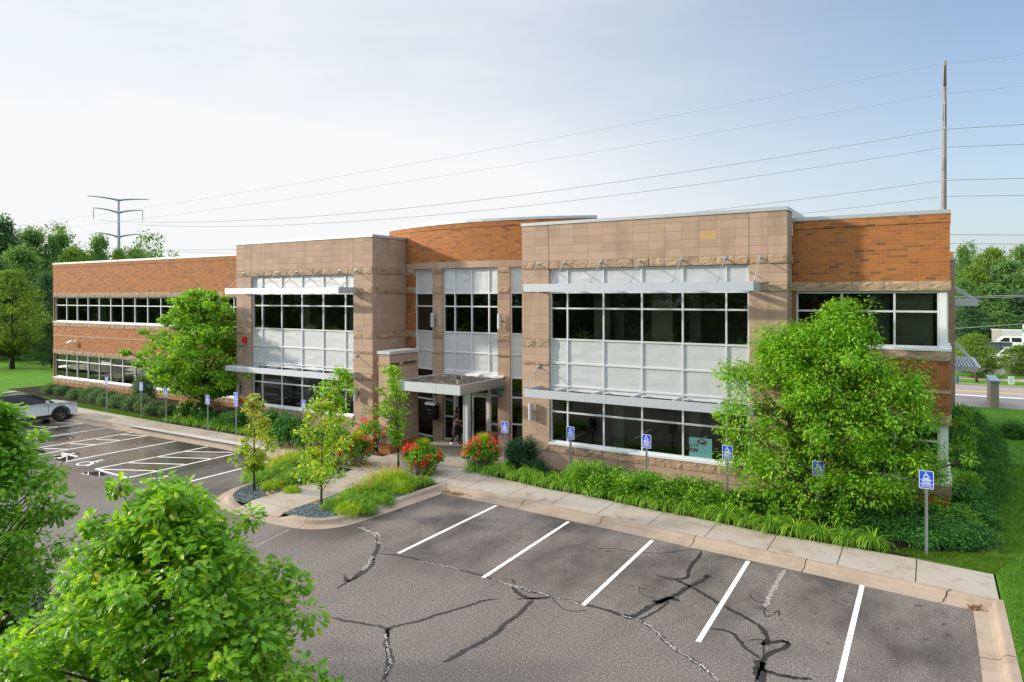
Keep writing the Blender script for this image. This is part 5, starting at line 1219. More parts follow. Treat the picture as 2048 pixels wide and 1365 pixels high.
# planting island under the two oaks
w = MB(); qa = P(335, 1200, d=9.0); qb = P(2, 1100, d=13.0); 
w.poly([(qb[0]-14, qb[1]+.3), (qb[0]-10, qb[1]-3.2), (qa[0]-2, qa[1]-3.0), (qa[0]+.4, qa[1]-2.6), (qa[0]+.7, qa[1]-.4), (qa[0]-1.0, qa[1]+.25), (qb[0]+1.1, qb[1]+.4)][::1], .12, M['lawn'], .15); struct(w, 'oak_island')
# --- daylilies and grasses -----------------------------------------------------------------------------
DL = [tuft('daylily', 150, .98, .5, M['l_grass'], .030, 2.0, (48, 86), r0=.10) for _ in range(4)]
DI = [tuft('daylily_small', 380, .92, .4, M['l_fount'] if k == 1 else M['l_grass'], .026, 2.2, (42, 88), r0=.13) for k in range(4)]
FG = [tuft('fountain', 620, .82, .4, M['l_fount'], .014, 1.5, (50, 88), r0=.22) for _ in range(3)]
def clump(x, y, me, s, name, label, cat, group, z=.12):
    o = link(name, me, None, (x, y, z)); o.rotation_euler = (0, 0, random.uniform(0, 6.28)); o.scale = (s, s, s*random.uniform(.85, 1.1)); return tag(o, label, cat, group)
k = 0
xx = -15.2
while xx < -1.15:
    y_ = yb_(xx)+.36; clump(xx, y_+random.uniform(-.05, .08), DL[k % 4], random.uniform(.82, 1.0), 'daylily_clump', 'arching green daylily clump in the row along the right pavement', 'plant', 'daylilies along the right pavement')
    if k % 2 and xx < -3: clump(xx+.2, y_+.55, DL[(k+1) % 4], .85, 'daylily_clump', 'arching green daylily clump in the row along the right pavement', 'plant', 'daylilies along the right pavement')
    xx += .66; k += 1
for i, x in enumerate(np.arange(-35.3, -22.9, .62)):
    clump(x, 22.3+random.uniform(-.05, .25), DL[i % 4], random.uniform(.7, .95), 'daylily_clump', 'dark arching daylily clump along the left pavement', 'plant', 'daylilies along the left pavement')
ga, gb = 'grasses on the left side of the island', 'grasses on the right side of the island'
for i, (u, v, s) in enumerate(((522, 968, .85), (545, 978, .8), (572, 968, .85), (560, 950, .9), (595, 955, .9), (622, 945, .95), (600, 935, .9), (645, 935, .95), (575, 940, .9), (665, 930, .8), (690, 922, .8), (505, 960, .75), (535, 958, .9), (585, 985, .6), (610, 965, .8), (632, 955, .8))):
    q = P(u, v, z=.125); clump(q[0], q[1], DI[i % 4] if i % 3 else DL[i % 4], s, 'daylily_clump', 'daylily clump on the left chip bed of the island', 'plant', ga, .125)
for i, (u, v, s) in enumerate(((666, 1018, .7), (700, 1025, .85), (722, 1012, .9), (745, 1000, .9), (770, 985, .85), (800, 985, .9), (830, 970, .8), (690, 1005, .75), (850, 968, .65), (812, 968, .75), (735, 1022, .7), (765, 1005, .75), (712, 1000, .9), (785, 975, .9), (752, 992, .9))):
    q = P(u, v, z=.125); clump(q[0], q[1], DI[i % 4], s, 'daylily_clump', 'daylily clump on the right chip bed of the island', 'plant', gb, .125)
for i, (u, v, s) in enumerate(((560, 935, .95), (585, 925, 1.0), (612, 922, 1.0), (636, 918, .9), (540, 945, .8), (735, 992, 1.0), (752, 978, 1.0), (772, 968, 1.0), (715, 995, .9), (795, 962, .9))):
    q = P(u, v, z=.125); o = clump(q[0], q[1], FG[i % 3], s, 'grass_clump', 'fine bright grass clump with tan plumes on the island', 'ornamental grass', 'plumed grasses on the island', .125)
    th = RNG.uniform(0, 6.28, 16); e = np.radians(RNG.uniform(60, 84, 16)); d = np.stack([np.cos(th)*np.cos(e), np.sin(th)*np.cos(e), np.sin(e)], 1)
    link('plumes', blade_mesh('plumes', np.zeros((16, 3)), d, RNG.uniform(1.0, 1.4, 16), np.full(16, .018), np.full(16, .7), M['l_plume'], RNG.uniform(0, 1, 16), 6), o)
for i, (u, v) in enumerate(((538, 985), (632, 1003), (675, 1004), (563, 968))):
    q = P(u, v, z=.3); C = np.array([q])+RNG.normal(0, .07, (3, 3)); Cc, T, Nn, S = leaf_cloud(C, np.full(3, .02), 6, .05)
    o = link('daylily_flowers', leaf_mesh('daylily_flowers', Cc, T, Nn, S, T_WIDE, M['f_orange'], RNG.uniform(0, 1, len(Cc)))); tag(o, ('orange flowers at the front of the left island bed', 'orange flowers at the foot of the thin open tree', 'orange flowers right of the thin open tree', 'orange flowers behind the front daylily of the left bed')[i], 'flowers')
# --- flower pots ----------------------------------------------------------------------------------------
mpot = simple('stone_planter', (.24, .19, .15), .8, 0, .2, 6, .3)
def flowers(root, c, r, fl, gr=True, trail=True):
    n1 = 55; d = rdir(n1); d[:, 2] = np.abs(d[:, 2])*.9-.25; C = np.array(c)+d*r*np.array((1, 1, .72))*RNG.uniform(.75, 1.0, (n1, 1))
    Cc, T, Nn, S = leaf_cloud(C, np.full(n1, r*.32), 52, .08, .8); local(link('foliage', leaf_mesh('pot_foliage', Cc, T, Nn, S, T_WIDE, M['l_shrub'], RNG.beta(2, 2, len(Cc))), root))
    d = rdir(fl); d[:, 2] = np.abs(d[:, 2])*1.1-.42; d = unit(d); C = np.array(c)+d*r*np.array((1.07, 1.07, .84))
    Cc, T, Nn, S = leaf_cloud(C, np.full(fl, .065), 14, .062, .8, -.2); local(link('red_flowers', leaf_mesh('red_flowers', Cc, T, Nn, S, T_WIDE, M['f_red'], RNG.uniform(0, 1, len(Cc))), root))
    nb = 26; d = rdir(nb); d[:, 2] = -.45+.15*RNG.normal(size=nb); C = np.array(c)+unit(d)*r*np.array((1.02, 1.02, .95))
    Cc, T, Nn, S = leaf_cloud(C, np.full(nb, .06), 7, .045, .8); local(link('violet_flowers', leaf_mesh('violet_flowers', Cc, T, Nn, S, T_WIDE, M['f_blue'], RNG.uniform(0, 1, len(Cc))), root))
    if gr:
        n2 = 700; th = RNG.uniform(0, 6.28, n2); e = np.radians(RNG.uniform(25, 88, n2)); dd = np.stack([np.cos(th)*np.cos(e), np.sin(th)*np.cos(e), np.sin(e)], 1)
        b_ = np.array(c)+np.array((0.05, .1, .22))+dd*.05; local(link('grass_tuft', blade_mesh('pot_grass', b_, dd, RNG.uniform(.42, .60, n2), np.full(n2, .009), np.full(n2, .7), M['l_fount'], RNG.uniform(0, 1, n2), 3), root))
    if trail:
        nt_ = 10; th = RNG.uniform(0, 6.28, nt_); C = np.concatenate([np.stack([c[0]+r*.8*np.cos(th)*(1-.06*k_), c[1]+r*.8*np.sin(th)*(1-.06*k_), np.full(nt_, c[2]-.22-.10*k_)], 1) for k_ in range(5)])
        Cc, T, Nn, S = leaf_cloud(C, np.full(len(C), .08), 9, .06, 1.2, .9); local(link('trailing_foliage', leaf_mesh('trailing', Cc, T, Nn, S, T_WIDE, M['l_lime'], RNG.uniform(0, 1, len(Cc))), root))
def pot(u, v, lb, s=1.0):
    q = P(u, v, z=.155); r_ = empty('flower_pot', q, 0, lb, 'planter'); w = MB()
    w.lathe([(.0, 0), (.22, 0), (.28, .05), (.37, .24), (.41, .42), (.43, .50), (.38, .50), (.35, .44), (0, .42)], (0, 0, 0), mpot, 24)
    local(w.build('pot', r_, True, loc=(0, 0, 0))); flowers(r_, (0, 0, .68), .70*s, 50); return r_
pot(843, 948, 'stone pot of red begonias left of the entrance paving, topped by a round grass tuft', 1.0)
pot(962, 936, 'stone pot of red begonias on the right of the entrance, before the brown planter', .98)
pot(709, 930, 'stone pot of red begonias behind the island, left of the wing wall', .95)
q = P(738, 905, z=.14); r_ = empty('begonia_bed', (q[0], q[1]+.5, .14), 0, 'tall mound of red begonias against the left side of the wing wall', 'flowers'); flowers(r_, (0, 0, .85), .85, 40, False, False)
q = P(976, 868, z=1.0)
r_ = empty('round_planter', (q[0], q[1], .155), 0, 'tall brown round planter standing behind the right flower pot', 'planter'); w = MB()
w.lathe([(0, 0), (.30, 0), (.36, .2), (.42, .6), (.44, .80), (.46, .86), (.41, .87), (.38, .80), (0, .76)], (0, 0, 0), simple('brown_glaze', (.22, .08, .06), .5, 0, .15, 5), 24); local(w.build('pot', r_, True, loc=(0, 0, 0)))
# ================================================================== SIGNS
def access_sign(u, v, pole_h, top_v, label, group='access parking signs on steel posts', two=False, plate=True, ang=0, z=.15, pos=None):
    q = pos or P(u, v, z=z); r_ = empty('access_sign', q, ang, label, 'sign', group)
    w = MB(); F0 = Fr(0, 0, 0)
    w.box(F0, -.028, .028, -.012, -.004, 0, pole_h, M['galv']); w.box(F0, -.034, -.026, -.010, .02, 0, pole_h, M['galv']); w.box(F0, .026, .034, -.010, .02, 0, pole_h, M['galv'])
    local(w.build('post', r_, loc=(0, 0, 0)))
    if not plate: return r_
    z1 = pole_h+.02; sets = [(z1-.47, z1, True)]
    if two: sets.append((z1-.66, z1-.49, False))
    for a, b, full in sets:
        hw = .165; rr = .032; w = MB(); cs = []
        for cx, cz, t0 in ((hw-rr, b-rr, 0), (-hw+rr, b-rr, 90), (-hw+rr, a+rr, 180), (hw-rr, a+rr, 270)):
            for k in range(5): t = radians(t0+22.5*k); cs.append((cx+rr*cos(t), cz+rr*sin(t)))
        w.face([(x, -.024, z_) for x, z_ in cs][::-1], M['white']); w.face([(x, -.018, z_) for x, z_ in cs], M['galv'])
        n_ = len(cs)
        for i in range(n_): j = (i+1) % n_; w.face([(cs[i][0], -.024, cs[i][1]), (cs[j][0], -.024, cs[j][1]), (cs[j][0], -.018, cs[j][1]), (cs[i][0], -.018, cs[i][1])], M['galv'])
        cm = (0, (a+b)/2); k1, k2 = 1-.011/hw, 1-.011/((b-a)/2)
        w.face([(x*k1, -.0245, cm[1]+(z_-cm[1])*k2) for x, z_ in cs][::-1], M['blue'])
        if full:
            wheelchair(w, M['white'], lambda p_, q_: (-.08+.165*p_, -.0255, b-.20+.165*q_))
            for zz in (b-.245, b-.345): w.box(F0, -.14, .14, .0244, .0256, zz-.004, zz+.004, M['white'])
        pl = local(w.build('sign_plate', r_, loc=(0, 0, 0)))
        for tx, sz, zz in ((('PARKING', .042, b-.222), ('VEHICLE ID', .040, b-.270), ('REQUIRED', .040, b-.316), ('UP TO $200 FINE', .030, b-.372), ('FOR VIOLATION', .032, b-.415)) if full else (('VAN', .055, (a+b)/2+.03), ('ACCESSIBLE', .04, (a+b)/2-.035))):
            key = tx
            if key not in TXT: TXT[key] = text_mesh(tx, sz, M['white'], True)
            o = link('lettering', TXT[key], pl, (0, -.0262, zz)); o.rotation_euler = (pi/2, 0, 0)
    return r_
TXT = {}
def ptop(u, v, tv, z=.15): q = P(u, v, z=z); return CH-(tv-HC)/ppm(q[0], q[1])-z
S_ = [(1853, 1112, 945, 'access parking sign at the right end of the pavement, standing in grass', 1), (1637, 1042, 925, 'access parking sign half hidden under the large right tree', 1), (1455.5, 1014, 893, 'access parking sign whose plate is lost in the large right tree', 1),
      (1293.5, 985, 871, 'access parking sign before the window next left of the large right tree', 1), (1141.5, 955, 855, 'access parking sign at the left end of the right stone block window', 1), (1010, 926, 844, 'access parking sign just right of the entrance pots', 1),
      (607.5, 868, 800, 'access parking sign under the left stone block windows', 1), (472.5, 872, 785, 'access sign with a second small plate at the left stone block corner', 1), (416, 862, 790, 'access parking post hidden high in the maple leaves', 1),
      (332.5, 845, 775, 'access parking post just left of the cream hydrangeas', 1), (283, 838, 764, 'access parking sign in the grass strip nearer the maple', 1), (214, 826, 753, 'access parking sign in the grass strip nearest the white car', 1)]
for u, v, tv, lb, pl in S_:
    q = P(u, v, z=.15); y = q[1]
    if u == 1010: q = P(u, 926, z=.15)
    access_sign(u, v, ptop(u, v, tv), tv, lb, two=(u == 472.5))
# ================================================================== VEHICLES
mp_white = newmat('white_car_paint'); mt, nt, out = mp_white; n = N(nt); b_ = n.bsdf(out, (.70, .74, .80), .25); b_.inputs['Coat Weight'].default_value = .8; b_.inputs['Coat Roughness'].default_value = .05; M['carwhite'] = mt
M['tyre'] = simple('tyre_rubber', (.018, .018, .018), .85); M['plastic'] = simple('black_plastic', (.022, .023, .025), .6); 
mt, nt, out = newmat('car_glass'); n = N(nt); n.bsdf(out, (.006, .010, .018), .05, 0, None, .35); M['carglass'] = mt
mt, nt, out = newmat('gloss_black_paint'); n = N(nt); n.bsdf(out, (.012, .013, .016), .18); M['gloss_black'] = mt
M['rim'] = simple('dark_alloy', (.16, .16, .17), .35, .8); M['orange'] = simple('amber_lens', (.5, .09, .02), .3); M['lens'] = simple('clear_lens', (.45, .5, .55), .15, .3); M['redlens'] = simple('red_lens', (.35, .01, .01), .25)
def prism(w, prof, hw, mat, x0=0.0, bulge=None):
    """side outline (y forward, z) swept over the width; hw(z, y) half width"""
    n_ = len(prof); L = [(x0-hw(y, z), y, z) for y, z in prof]; R = [(x0+hw(y, z), y, z) for y, z in prof]
    w.face(R, mat); w.face(L[::-1], mat)
    for i in range(n_):
        j = (i+1) % n_; w.face([R[i], L[i], L[j], R[j]][::-1], mat)
def arc(cy, cz, r, a0, a1, k=9): return [(cy+r*cos(radians(a0+(a1-a0)*i/k)), cz+r*sin(radians(a0+(a1-a0)*i/k))) for i in range(k+1)]
def wheel(parent, x, y, r, wd, side):
    w = MB(); o = empty('wheel', (x, y, r)); o.parent = parent
    pr = [(r*.62, -wd/2), (r*.93, -wd/2), (r, -wd/2+.04), (r, wd/2-.04), (r*.93, wd/2), (r*.62, wd/2)]
    def ring(w, pr, mat, seg=28):
        for k in range(seg):
            a, b = 2*pi*k/seg, 2*pi*(k+1)/seg
            for i in range(len(pr)-1):
                w.face([(pr[i][1], pr[i][0]*cos(a), pr[i][0]*sin(a)), (pr[i][1], pr[i][0]*cos(b), pr[i][0]*sin(b)), (pr[i+1][1], pr[i+1][0]*cos(b), pr[i+1][0]*sin(b)), (pr[i+1][1], pr[i+1][0]*cos(a), pr[i+1][0]*sin(a))], mat)
    ring(w, pr, M['tyre']); t = link('tyre', w.mesh('tyre', True), o)
    w = MB(); sx = side*(wd/2-.015); ring(w, [(r*.64, sx), (r*.58, sx-side*.02), (r*.56, sx-side*.12)], M['rim']); 
    w.face([(sx-side*.12, r*.57*cos(2*pi*k/16), r*.57*sin(2*pi*k/16)) for k in range(16)], M['plastic'])
    for k in range(5):
        for dd_ in (-.16, .16):
            a = 2*pi*k/5+.3; ca, sa = cos(a), sin(a); c2, s2 = cos(a+dd_), sin(a+dd_)
            w.face([(sx, .03*-sa, .03*ca), (sx, .03*sa, -.03*ca), (sx-side*.01, r*.6*c2+.02*s2, r*.6*s2-.02*c2), (sx-side*.01, r*.6*c2-.02*s2, r*.6*s2+.02*c2)], M['rim'])
    w.tube([(sx-side*.03, 0, 0), (sx+side*.005, 0, 0)], .05, M['rim'], 10); link('rim', w.mesh('rim'), o); return o
def bevel(o, w_=.03, s=3):
    md = o.modifiers.new('bevel', 'BEVEL'); md.width = w_; md.segments = s; md.limit_method = 'ANGLE'; md.angle_limit = radians(28); o.data.polygons.foreach_set('use_smooth', [True]*len(o.data.polygons)); return o
def make_suv(loc, ang, label):
    """nose towards +y"""
    r_ = empty('white_crossover', loc, ang, label, 'car')
    def part(w, nm, par=None, sm=False): o = link(nm, w.mesh(nm, sm), par or r_); return o
    # origin under the front axle line; length 4.6: y from -3.62 (tail) to .98 (nose)
    fa, ra, R_ = 0.0, -2.69, .365
    def hw(y, z): 
        b = .915-.05*max(0, (z-.75)/.35)-.03*max(0, (.5-z)/.3)
        if y > .35: b -= .20*((y-.35)/.63)**2
        if y < -3.1: b -= .10*((-3.1-y)/.55)**2
        return b
    bd = [(.97, .36), (.99, .62), (.95, .82), (.86, .93), (.5, 1.00), (.0, 1.045), (-.55, 1.075), (-.62, 1.08), (-1.6, 1.09), (-3.0, 1.12), (-3.50, 1.15), (-3.60, 1.0), (-3.62, .62), (-3.58, .36), (-3.25, .30)] + \
         [(y, z) for y, z in arc(ra, R_, .425, 205, -22, 10)][1:-1][:0] + [(ra-.44, .30)] + arc(ra, R_, .435, 188, -8, 10) + [(ra+.44, .26), (fa-.44, .26)] + arc(fa, R_, .435, 188, -8, 10) + [(fa+.45, .30), (.85, .32)]
    w = MB(); prism(w, bd, hw, M['carwhite']); body = bevel(part(w, 'body'), .045, 3)
    # greenhouse
    def hg(y, z): return .865-.30*(z-1.06)/.60-(.05 if y > -.5 else 0)
    gh = [(-.20, 1.05), (-1.10, 1.60), (-1.55, 1.645), (-2.6, 1.66), (-3.30, 1.60), (-3.52, 1.12)]
    w = MB(); prism(w, gh, hg, M['gloss_black']); cab = bevel(part(w, 'cabin'), .03, 2)
    w = MB()
    for sg in (1, -1):      # side glass, two doors and quarter light
        for q in ([(-.44, 1.10), (-1.18, 1.55), (-1.72, 1.58), (-1.72, 1.11)], [(-1.80, 1.11), (-1.80, 1.58), (-2.62, 1.57), (-2.72, 1.14)], [(-2.78, 1.15), (-2.70, 1.56), (-3.12, 1.50), (-3.33, 1.30)]):
            f_ = [(sg*(hg(y, z)+.006), y, z) for y, z in q]; w.face(f_ if sg > 0 else f_[::-1], M['carglass'])
    w.face([(-.66, -.32, 1.13), (.66, -.32, 1.13), (.545, -1.07, 1.592), (-.545, -1.07, 1.592)], M['carglass'])
    w.face([(.62, -3.505, 1.2), (-.62, -3.505, 1.2), (-.53, -3.34, 1.53), (.53, -3.34, 1.53)], M['carglass']); part(w, 'windows')
    w = MB()
    for sg in (1, -1):
        f_ = [(sg*(hg(y, z)+.007), y, z) for y, z in [(-3.36, 1.13), (-3.15, 1.42), (-3.38, 1.50), (-3.50, 1.14)]]; w.face(f_ if sg > 0 else f_[::-1], M['carwhite'])
    part(w, 'quarter_panel')
    w = MB(); w.face([(-.54, -1.34, 1.640), (.54, -1.34, 1.640), (.54, -1.6, 1.668), (.54, -2.6, 1.676), (.53, -3.25, 1.625), (-.53, -3.25, 1.625), (-.54, -2.6, 1.676), (-.54, -1.6, 1.668)], M['plastic']); part(w, 'black_roof')
    for sg in (1, -1):
        w = MB(); w.tube([(sg*.57, -1.5, 1.66), (sg*.57, -1.65, 1.72), (sg*.57, -2.9, 1.71), (sg*.57, -3.05, 1.64)], .018, M['galv'], 6); part(w, 'roof_rail')
        w = MB()     # arch lips, sill
        for cy in (fa, ra):
            a = arc(cy, R_, .44, 190, -10, 14); b = arc(cy, R_, .51, 188, -8, 14)
            for i in range(14):
                f_ = [(sg*(hw(*a[i])+.012), *a[i]), (sg*(hw(*a[i+1])+.012), *a[i+1]), (sg*(hw(*b[i+1])+.012), *b[i+1]), (sg*(hw(*b[i])+.012), *b[i])]; w.face(f_ if sg > 0 else f_[::-1], M['plastic'])
                f_ = [(sg*(hw(*a[i])+.012), *a[i]), (sg*(hw(*a[i+1])+.012), *a[i+1]), (sg*(hw(*a[i+1])-.25), *a[i+1]), (sg*(hw(*a[i])-.25), *a[i])]; w.face(f_[::-1] if sg > 0 else f_, M['plastic'])
        f_ = [(sg*.905, -.46, .27), (sg*.905, -2.23, .27), (sg*.915, -2.2, .44), (sg*.915, -.48, .44)]; w.face(f_[::-1] if sg > 0 else f_, M['plastic']); part(w, 'wheel_arch_cladding')
        w = MB(); w.rbox(sg*1.0, -.72, 1.10, 1.24, .20, .10, M['carwhite']); w.rbox(sg*.92, -.70, 1.08, 1.13, .12, .06, M['plastic']); bevel(part(w, 'mirror'), .02, 2)
        w = MB()
        for yy in (-.62, -1.76, -2.52): w.box(Fr(0, 0, 0), sg*.905-.008, sg*.905+.008, -yy-.006, -yy+.006, .46, 1.05, M['plastic'])
        part(w, 'door_gap')
        for yy in (-1.58, -2.42): w = MB(); w.rbox(sg*.905, yy, .93, .97, .03, .17, M['carwhite']); part(w, 'door_handle')
        w = MB(); f_ = [(sg*.80, .93, .84), (sg*.875, .66, .88), (sg*.86, .60, .965), (sg*.76, .86, .925)]; w.face(f_ if sg > 0 else f_[::-1], M['lens']); f_ = [(sg*.878, .62, .885), (sg*.890, .50, .90), (sg*.875, .50, .955), (sg*.863, .60, .955)]; w.face(f_ if sg > 0 else f_[::-1], M['orange']); part(w, 'headlight')
        w = MB(); w.box(Fr(0, -3.615, pi), -sg*.62-.2, -sg*.62+.2, -.02, .02, .92, 1.04, M['redlens']); part(w, 'tail_light')
        for cy in (fa, ra): wheel(r_, sg*.80, cy, R_, .22, sg)
    w = MB(); w.rbox(0, .965, .32, .50, 1.36, .06, M['plastic']); w.rbox(0, .985, .56, .78, .9, .03, M['plastic']); bevel(part(w, 'grille'), .01, 2)
    w = MB(); w.rbox(0, -3.60, .32, .52, 1.5, .07, M['plastic']); bevel(part(w, 'rear_bumper'), .01, 2)
    w = MB(); w.rbox(0, -1.3, .22, .34, 1.5, 4.0, M['plastic']); part(w, 'underbody')
    return r_
qf = P(128, 842, z=0)
make_suv((qf[0]-.95, qf[1]-.15, 0), 0, 'white crossover with black roof and wheels parked nose to the kerb at far left')
def make_pickup(loc, ang, label):
    r_ = empty('pickup_truck', loc, ang, label, 'pickup')
    def part(w, nm, par=None): return link(nm, w.mesh(nm), par or r_)
    hw = lambda y, z: .98-.05*max(0, z-.9)
    bd = [(2.95, .55), (2.95, .95), (2.8, 1.12), (1.5, 1.20), (-2.85, 1.22), (-2.9, .6), (-2.4, .5)]+arc(-1.85, .42, .50, 190, -10, 9)+[(-1.3, .42), (1.3, .42)]+arc(1.9, .42, .50, 190, -10, 9)+[(2.45, .5)]
    w = MB(); prism(w, bd, hw, M['carwhite']); bevel(part(w, 'body'), .04, 2)
    hg = lambda y, z: .92-.25*(z-1.15)/.7
    w = MB(); prism(w, [(1.55, 1.18), (.85, 1.85), (-.9, 1.90), (-1.1, 1.2)], hg, M['carwhite']); bevel(part(w, 'cabin'), .04, 2)
    w = MB()
    for sg in (1, -1):
        for q in ([(1.3, 1.25), (.78, 1.74), (.2, 1.78), (.2, 1.25)], [(.1, 1.25), (.1, 1.78), (-.75, 1.78), (-.85, 1.25)]):
            f_ = [(sg*(hg(y, z)+.008), y, z) for y, z in q]; w.face(f_ if sg > 0 else f_[::-1], M['carglass'])
    w.face([(-.8, 1.50, 1.26), (.8, 1.50, 1.26), (.66, .93, 1.80), (-.66, .93, 1.80)], M['carglass']); part(w, 'windows')
    w = MB(); w.rbox(0, -2.0, 1.225, 1.23, 1.6, 1.6, M['plastic']); part(w, 'load_bed')
    for sg in (1, -1):
        for cy in (1.9, -1.85): wheel(r_, sg*.86, cy, .42, .26, sg)
    return r_
q = P(1983, 735.5, z=.26); make_pickup((q[0]+1.9, q[1]+.9, .26), pi/2, 'white pickup truck parked across the road behind small trees')
# white van seen over the hedge, trailer, dark container
q = P(2026, 702, z=.26); r_ = empty('white_van', (q[0], q[1]-2.5, .26), pi/2, 'white van parked in front of the long pale trailer', 'van')
w = MB(); hv = lambda y, z: .95-.12*max(0, z-1.1); prism(w, [(2.5, .4), (2.5, 1.0), (1.9, 1.2), (1.2, 1.85), (-2.4, 1.9), (-2.5, .45)], hv, M['carwhite']); bevel(link('body', w.mesh('body'), r_), .05, 2)
w = MB()
for sg in (1, -1):
    for q_ in ([(1.6, 1.25), (1.1, 1.7), (.6, 1.72), (.6, 1.25)], [(.4, 1.25), (.4, 1.72), (-.5, 1.72), (-.5, 1.25)], [(-.7, 1.25), (-.7, 1.72), (-1.4, 1.72), (-1.4, 1.25)]):
        f_ = [(sg*(hv(y, z)+.01), y, z) for y, z in q_]; w.face(f_ if sg > 0 else f_[::-1], M['carglass'])
link('windows', w.mesh('windows'), r_)
for sg in (1, -1):
    for cy in (1.6, -1.6): wheel(r_, sg*.84, cy, .35, .22, sg)
q = P(1985, 700, z=.26); q2 = P(2046, 700, z=.26); zt = P(2015, 666, y=q[1])[2]
r_ = empty('box_trailer', (q[0], q[1]+1.5, .26), 0, 'long pale grey box trailer at the edge of the wood beyond the road', 'trailer')
w = MB(); L_ = q2[0]-q[0]+4; w.box(Fr(0, 0, 0), 0, L_, -2.5, 0, .9, zt, simple('trailer_side', (.50, .53, .55), .5, .2, .1, 1))
w.box(Fr(0, 0, 0), 0, 1.0, -2.5, .02, .88, zt+.02, simple('trailer_end', (.42, .41, .38), .6, 0, .1, 1)); local(w.build('box', r_, loc=(0, 0, 0)))
for xx in (1.2, 2.3, L_-1.2): wheel(r_, xx, .5, .5, .3, 1)
w = MB(); w.box(Fr(0, 0, 0), .3, L_-.3, -1.9, -.6, .6, .9, M['plastic']); local(w.build('chassis', r_, loc=(0, 0, 0)))
q = P(1998, 716, z=.26); r_ = empty('waste_container', (q[0], q[1]+.5, .26), 0, 'dark blue waste container left of the white van', 'container')
w = MB(); zt = P(1998, 688, y=q[1])[2]-.26; w.box(Fr(0, 0, 0), -1.2, 1.2, -1.6, 0, .1, zt, simple('container_blue', (.05, .09, .16), .6, .1, .2, 2))
for k in range(6): w.box(Fr(0, 0, 0), -1.1+.4*k, -1.03+.4*k, 0.002, .05, .15, zt-.05, M['container_blue'] if 'container_blue' in M else M['plastic'])
local(w.build('body', r_, loc=(0, 0, 0))); w = MB(); w.box(Fr(0, 0, 0), -1.23, 1.23, -1.63, .06, zt+.002, zt+.07, M['plastic']); local(w.build('lid', r_, loc=(0, 0, 0)))
# ================================================================== ROADSIDE THINGS
q = P(1990, 818, z=.15); r_ = empty('monument_sign', (q[0], q[1], .15), 0, 'narrow stone roadside sign wall with sloping blue-grey cap seen end on', 'monument sign')
w = MB(); hh = (818-766)/ppm(q[0], q[1]); hb_ = (818-759)/ppm(q[0], q[1]); ww_ = 13.5/ppm(q[0], q[1])
ms_ = simple('grey_stone', (.26, .23, .19), .9, 0, .2, 5); sbk = cellmat('sign_stone_courses', .5, .22, .5, .02, [(0, (.25, .2, .14)), (1, (.38, .30, .2))], (.08, .07, .06))
p0, p1 = -ww_/2, ww_/2; Ld = 3.4
w.face([(p0, 0, 0), (p1, 0, 0), (p1, 0, hh), (p0, 0, hh)], ms_); w.face([(p1, 0, 0), (p1+.0, Ld, 0), (p1+.0, Ld, hh), (p1, 0, hh)], ms_)
w.face([(p0, Ld, 0), (p0, 0, 0), (p0, 0, hh), (p0, Ld, hh)], sbk, [(0, 0), (Ld, 0), (Ld, hh), (0, hh)]); w.face([(p1, Ld, 0), (p0, Ld, 0), (p0, Ld, hh), (p1, Ld, hh)], ms_)
local(w.build('wall', r_, loc=(0, 0, 0))); w = MB(); w.box(Fr(0, -.05, 0), p0-.05, p1+.05, -Ld-.05, 0, hh+.002, hh+.12, simple('cap_slate', (.16, .26, .34), .5, .2, .1, 3)); local(w.build('cap', r_, loc=(0, 0, 0)))
for i, x in enumerate(np.arange(3.2, 13, 1.15)):
    shrub(x+.2, 40.6+.0*x+random.uniform(-.2, .2), SHG[i % 3], .85, .8, 'shrub', 'low dark shrub in the hedge along the near side of the road', group='hedge shrubs along the road')
C = np.stack([RNG.uniform(4.5, 13, 60), RNG.uniform(40.4, 41.2, 60), RNG.uniform(.75, 1.0, 60)], 1); Cc, T, Nn, S = leaf_cloud(C, np.full(60, .10), 8, .09)
o = link('yellow_flowers', leaf_mesh('yellow_flowers', Cc, T, Nn, S, T_WIDE, M['f_orange'], RNG.uniform(0, 1, len(Cc)))); tag(o, 'yellow flowers on top of the roadside hedge', 'flowers', kind='stuff')
def utility(u, v, wpx, hpx, col, lb, dome=False):
    q = P(u, v, z=.24); s = ppm(q[0], q[1]); W_, H_ = wpx/s, hpx/s; r_ = empty('utility_box', q, 0, lb, 'utility box')
    mt_ = simple('utility_paint', col, .6, .1, .12, 4); w = MB(); w.rbox(0, 0, 0, H_*.88, W_, W_*.7, mt_); bevel(local(w.build('cabinet', r_, loc=(0, 0, 0))), .04, 2)
    w = MB(); w.rbox(0, 0, H_*.88+.003, H_, W_*1.08, W_*.8, mt_); bevel(local(w.build('lid', r_, loc=(0, 0, 0))), .05, 2)
    w = MB(); w.rbox(0, -W_*.35-.004, H_*.15, H_*.8, .02, .006, M['black']); local(w.build('door_gap', r_, loc=(0, 0, 0)))
utility(2022.5, 769, 9.5, 15, (.36, .50, .46), 'pale green utility cabinet on the far verge near the right edge')
utility(1915, 767, 5.5, 15, (.05, .13, .2), 'dark blue utility box on the far verge beside the building corner')
q = P(1954, 765, z=.24); w = MB(); s = ppm(q[0], q[1]); w.tube([(0, 0, 0), (-2.2/s, 0, 12/s), (-4.5/s, 0, 23/s)], .10, M['bark'], 8); r_ = link('leaning_post', w.mesh('leaning_post', True), None, q); tag(r_, 'short leaning wooden post on the verge across the road', 'post')
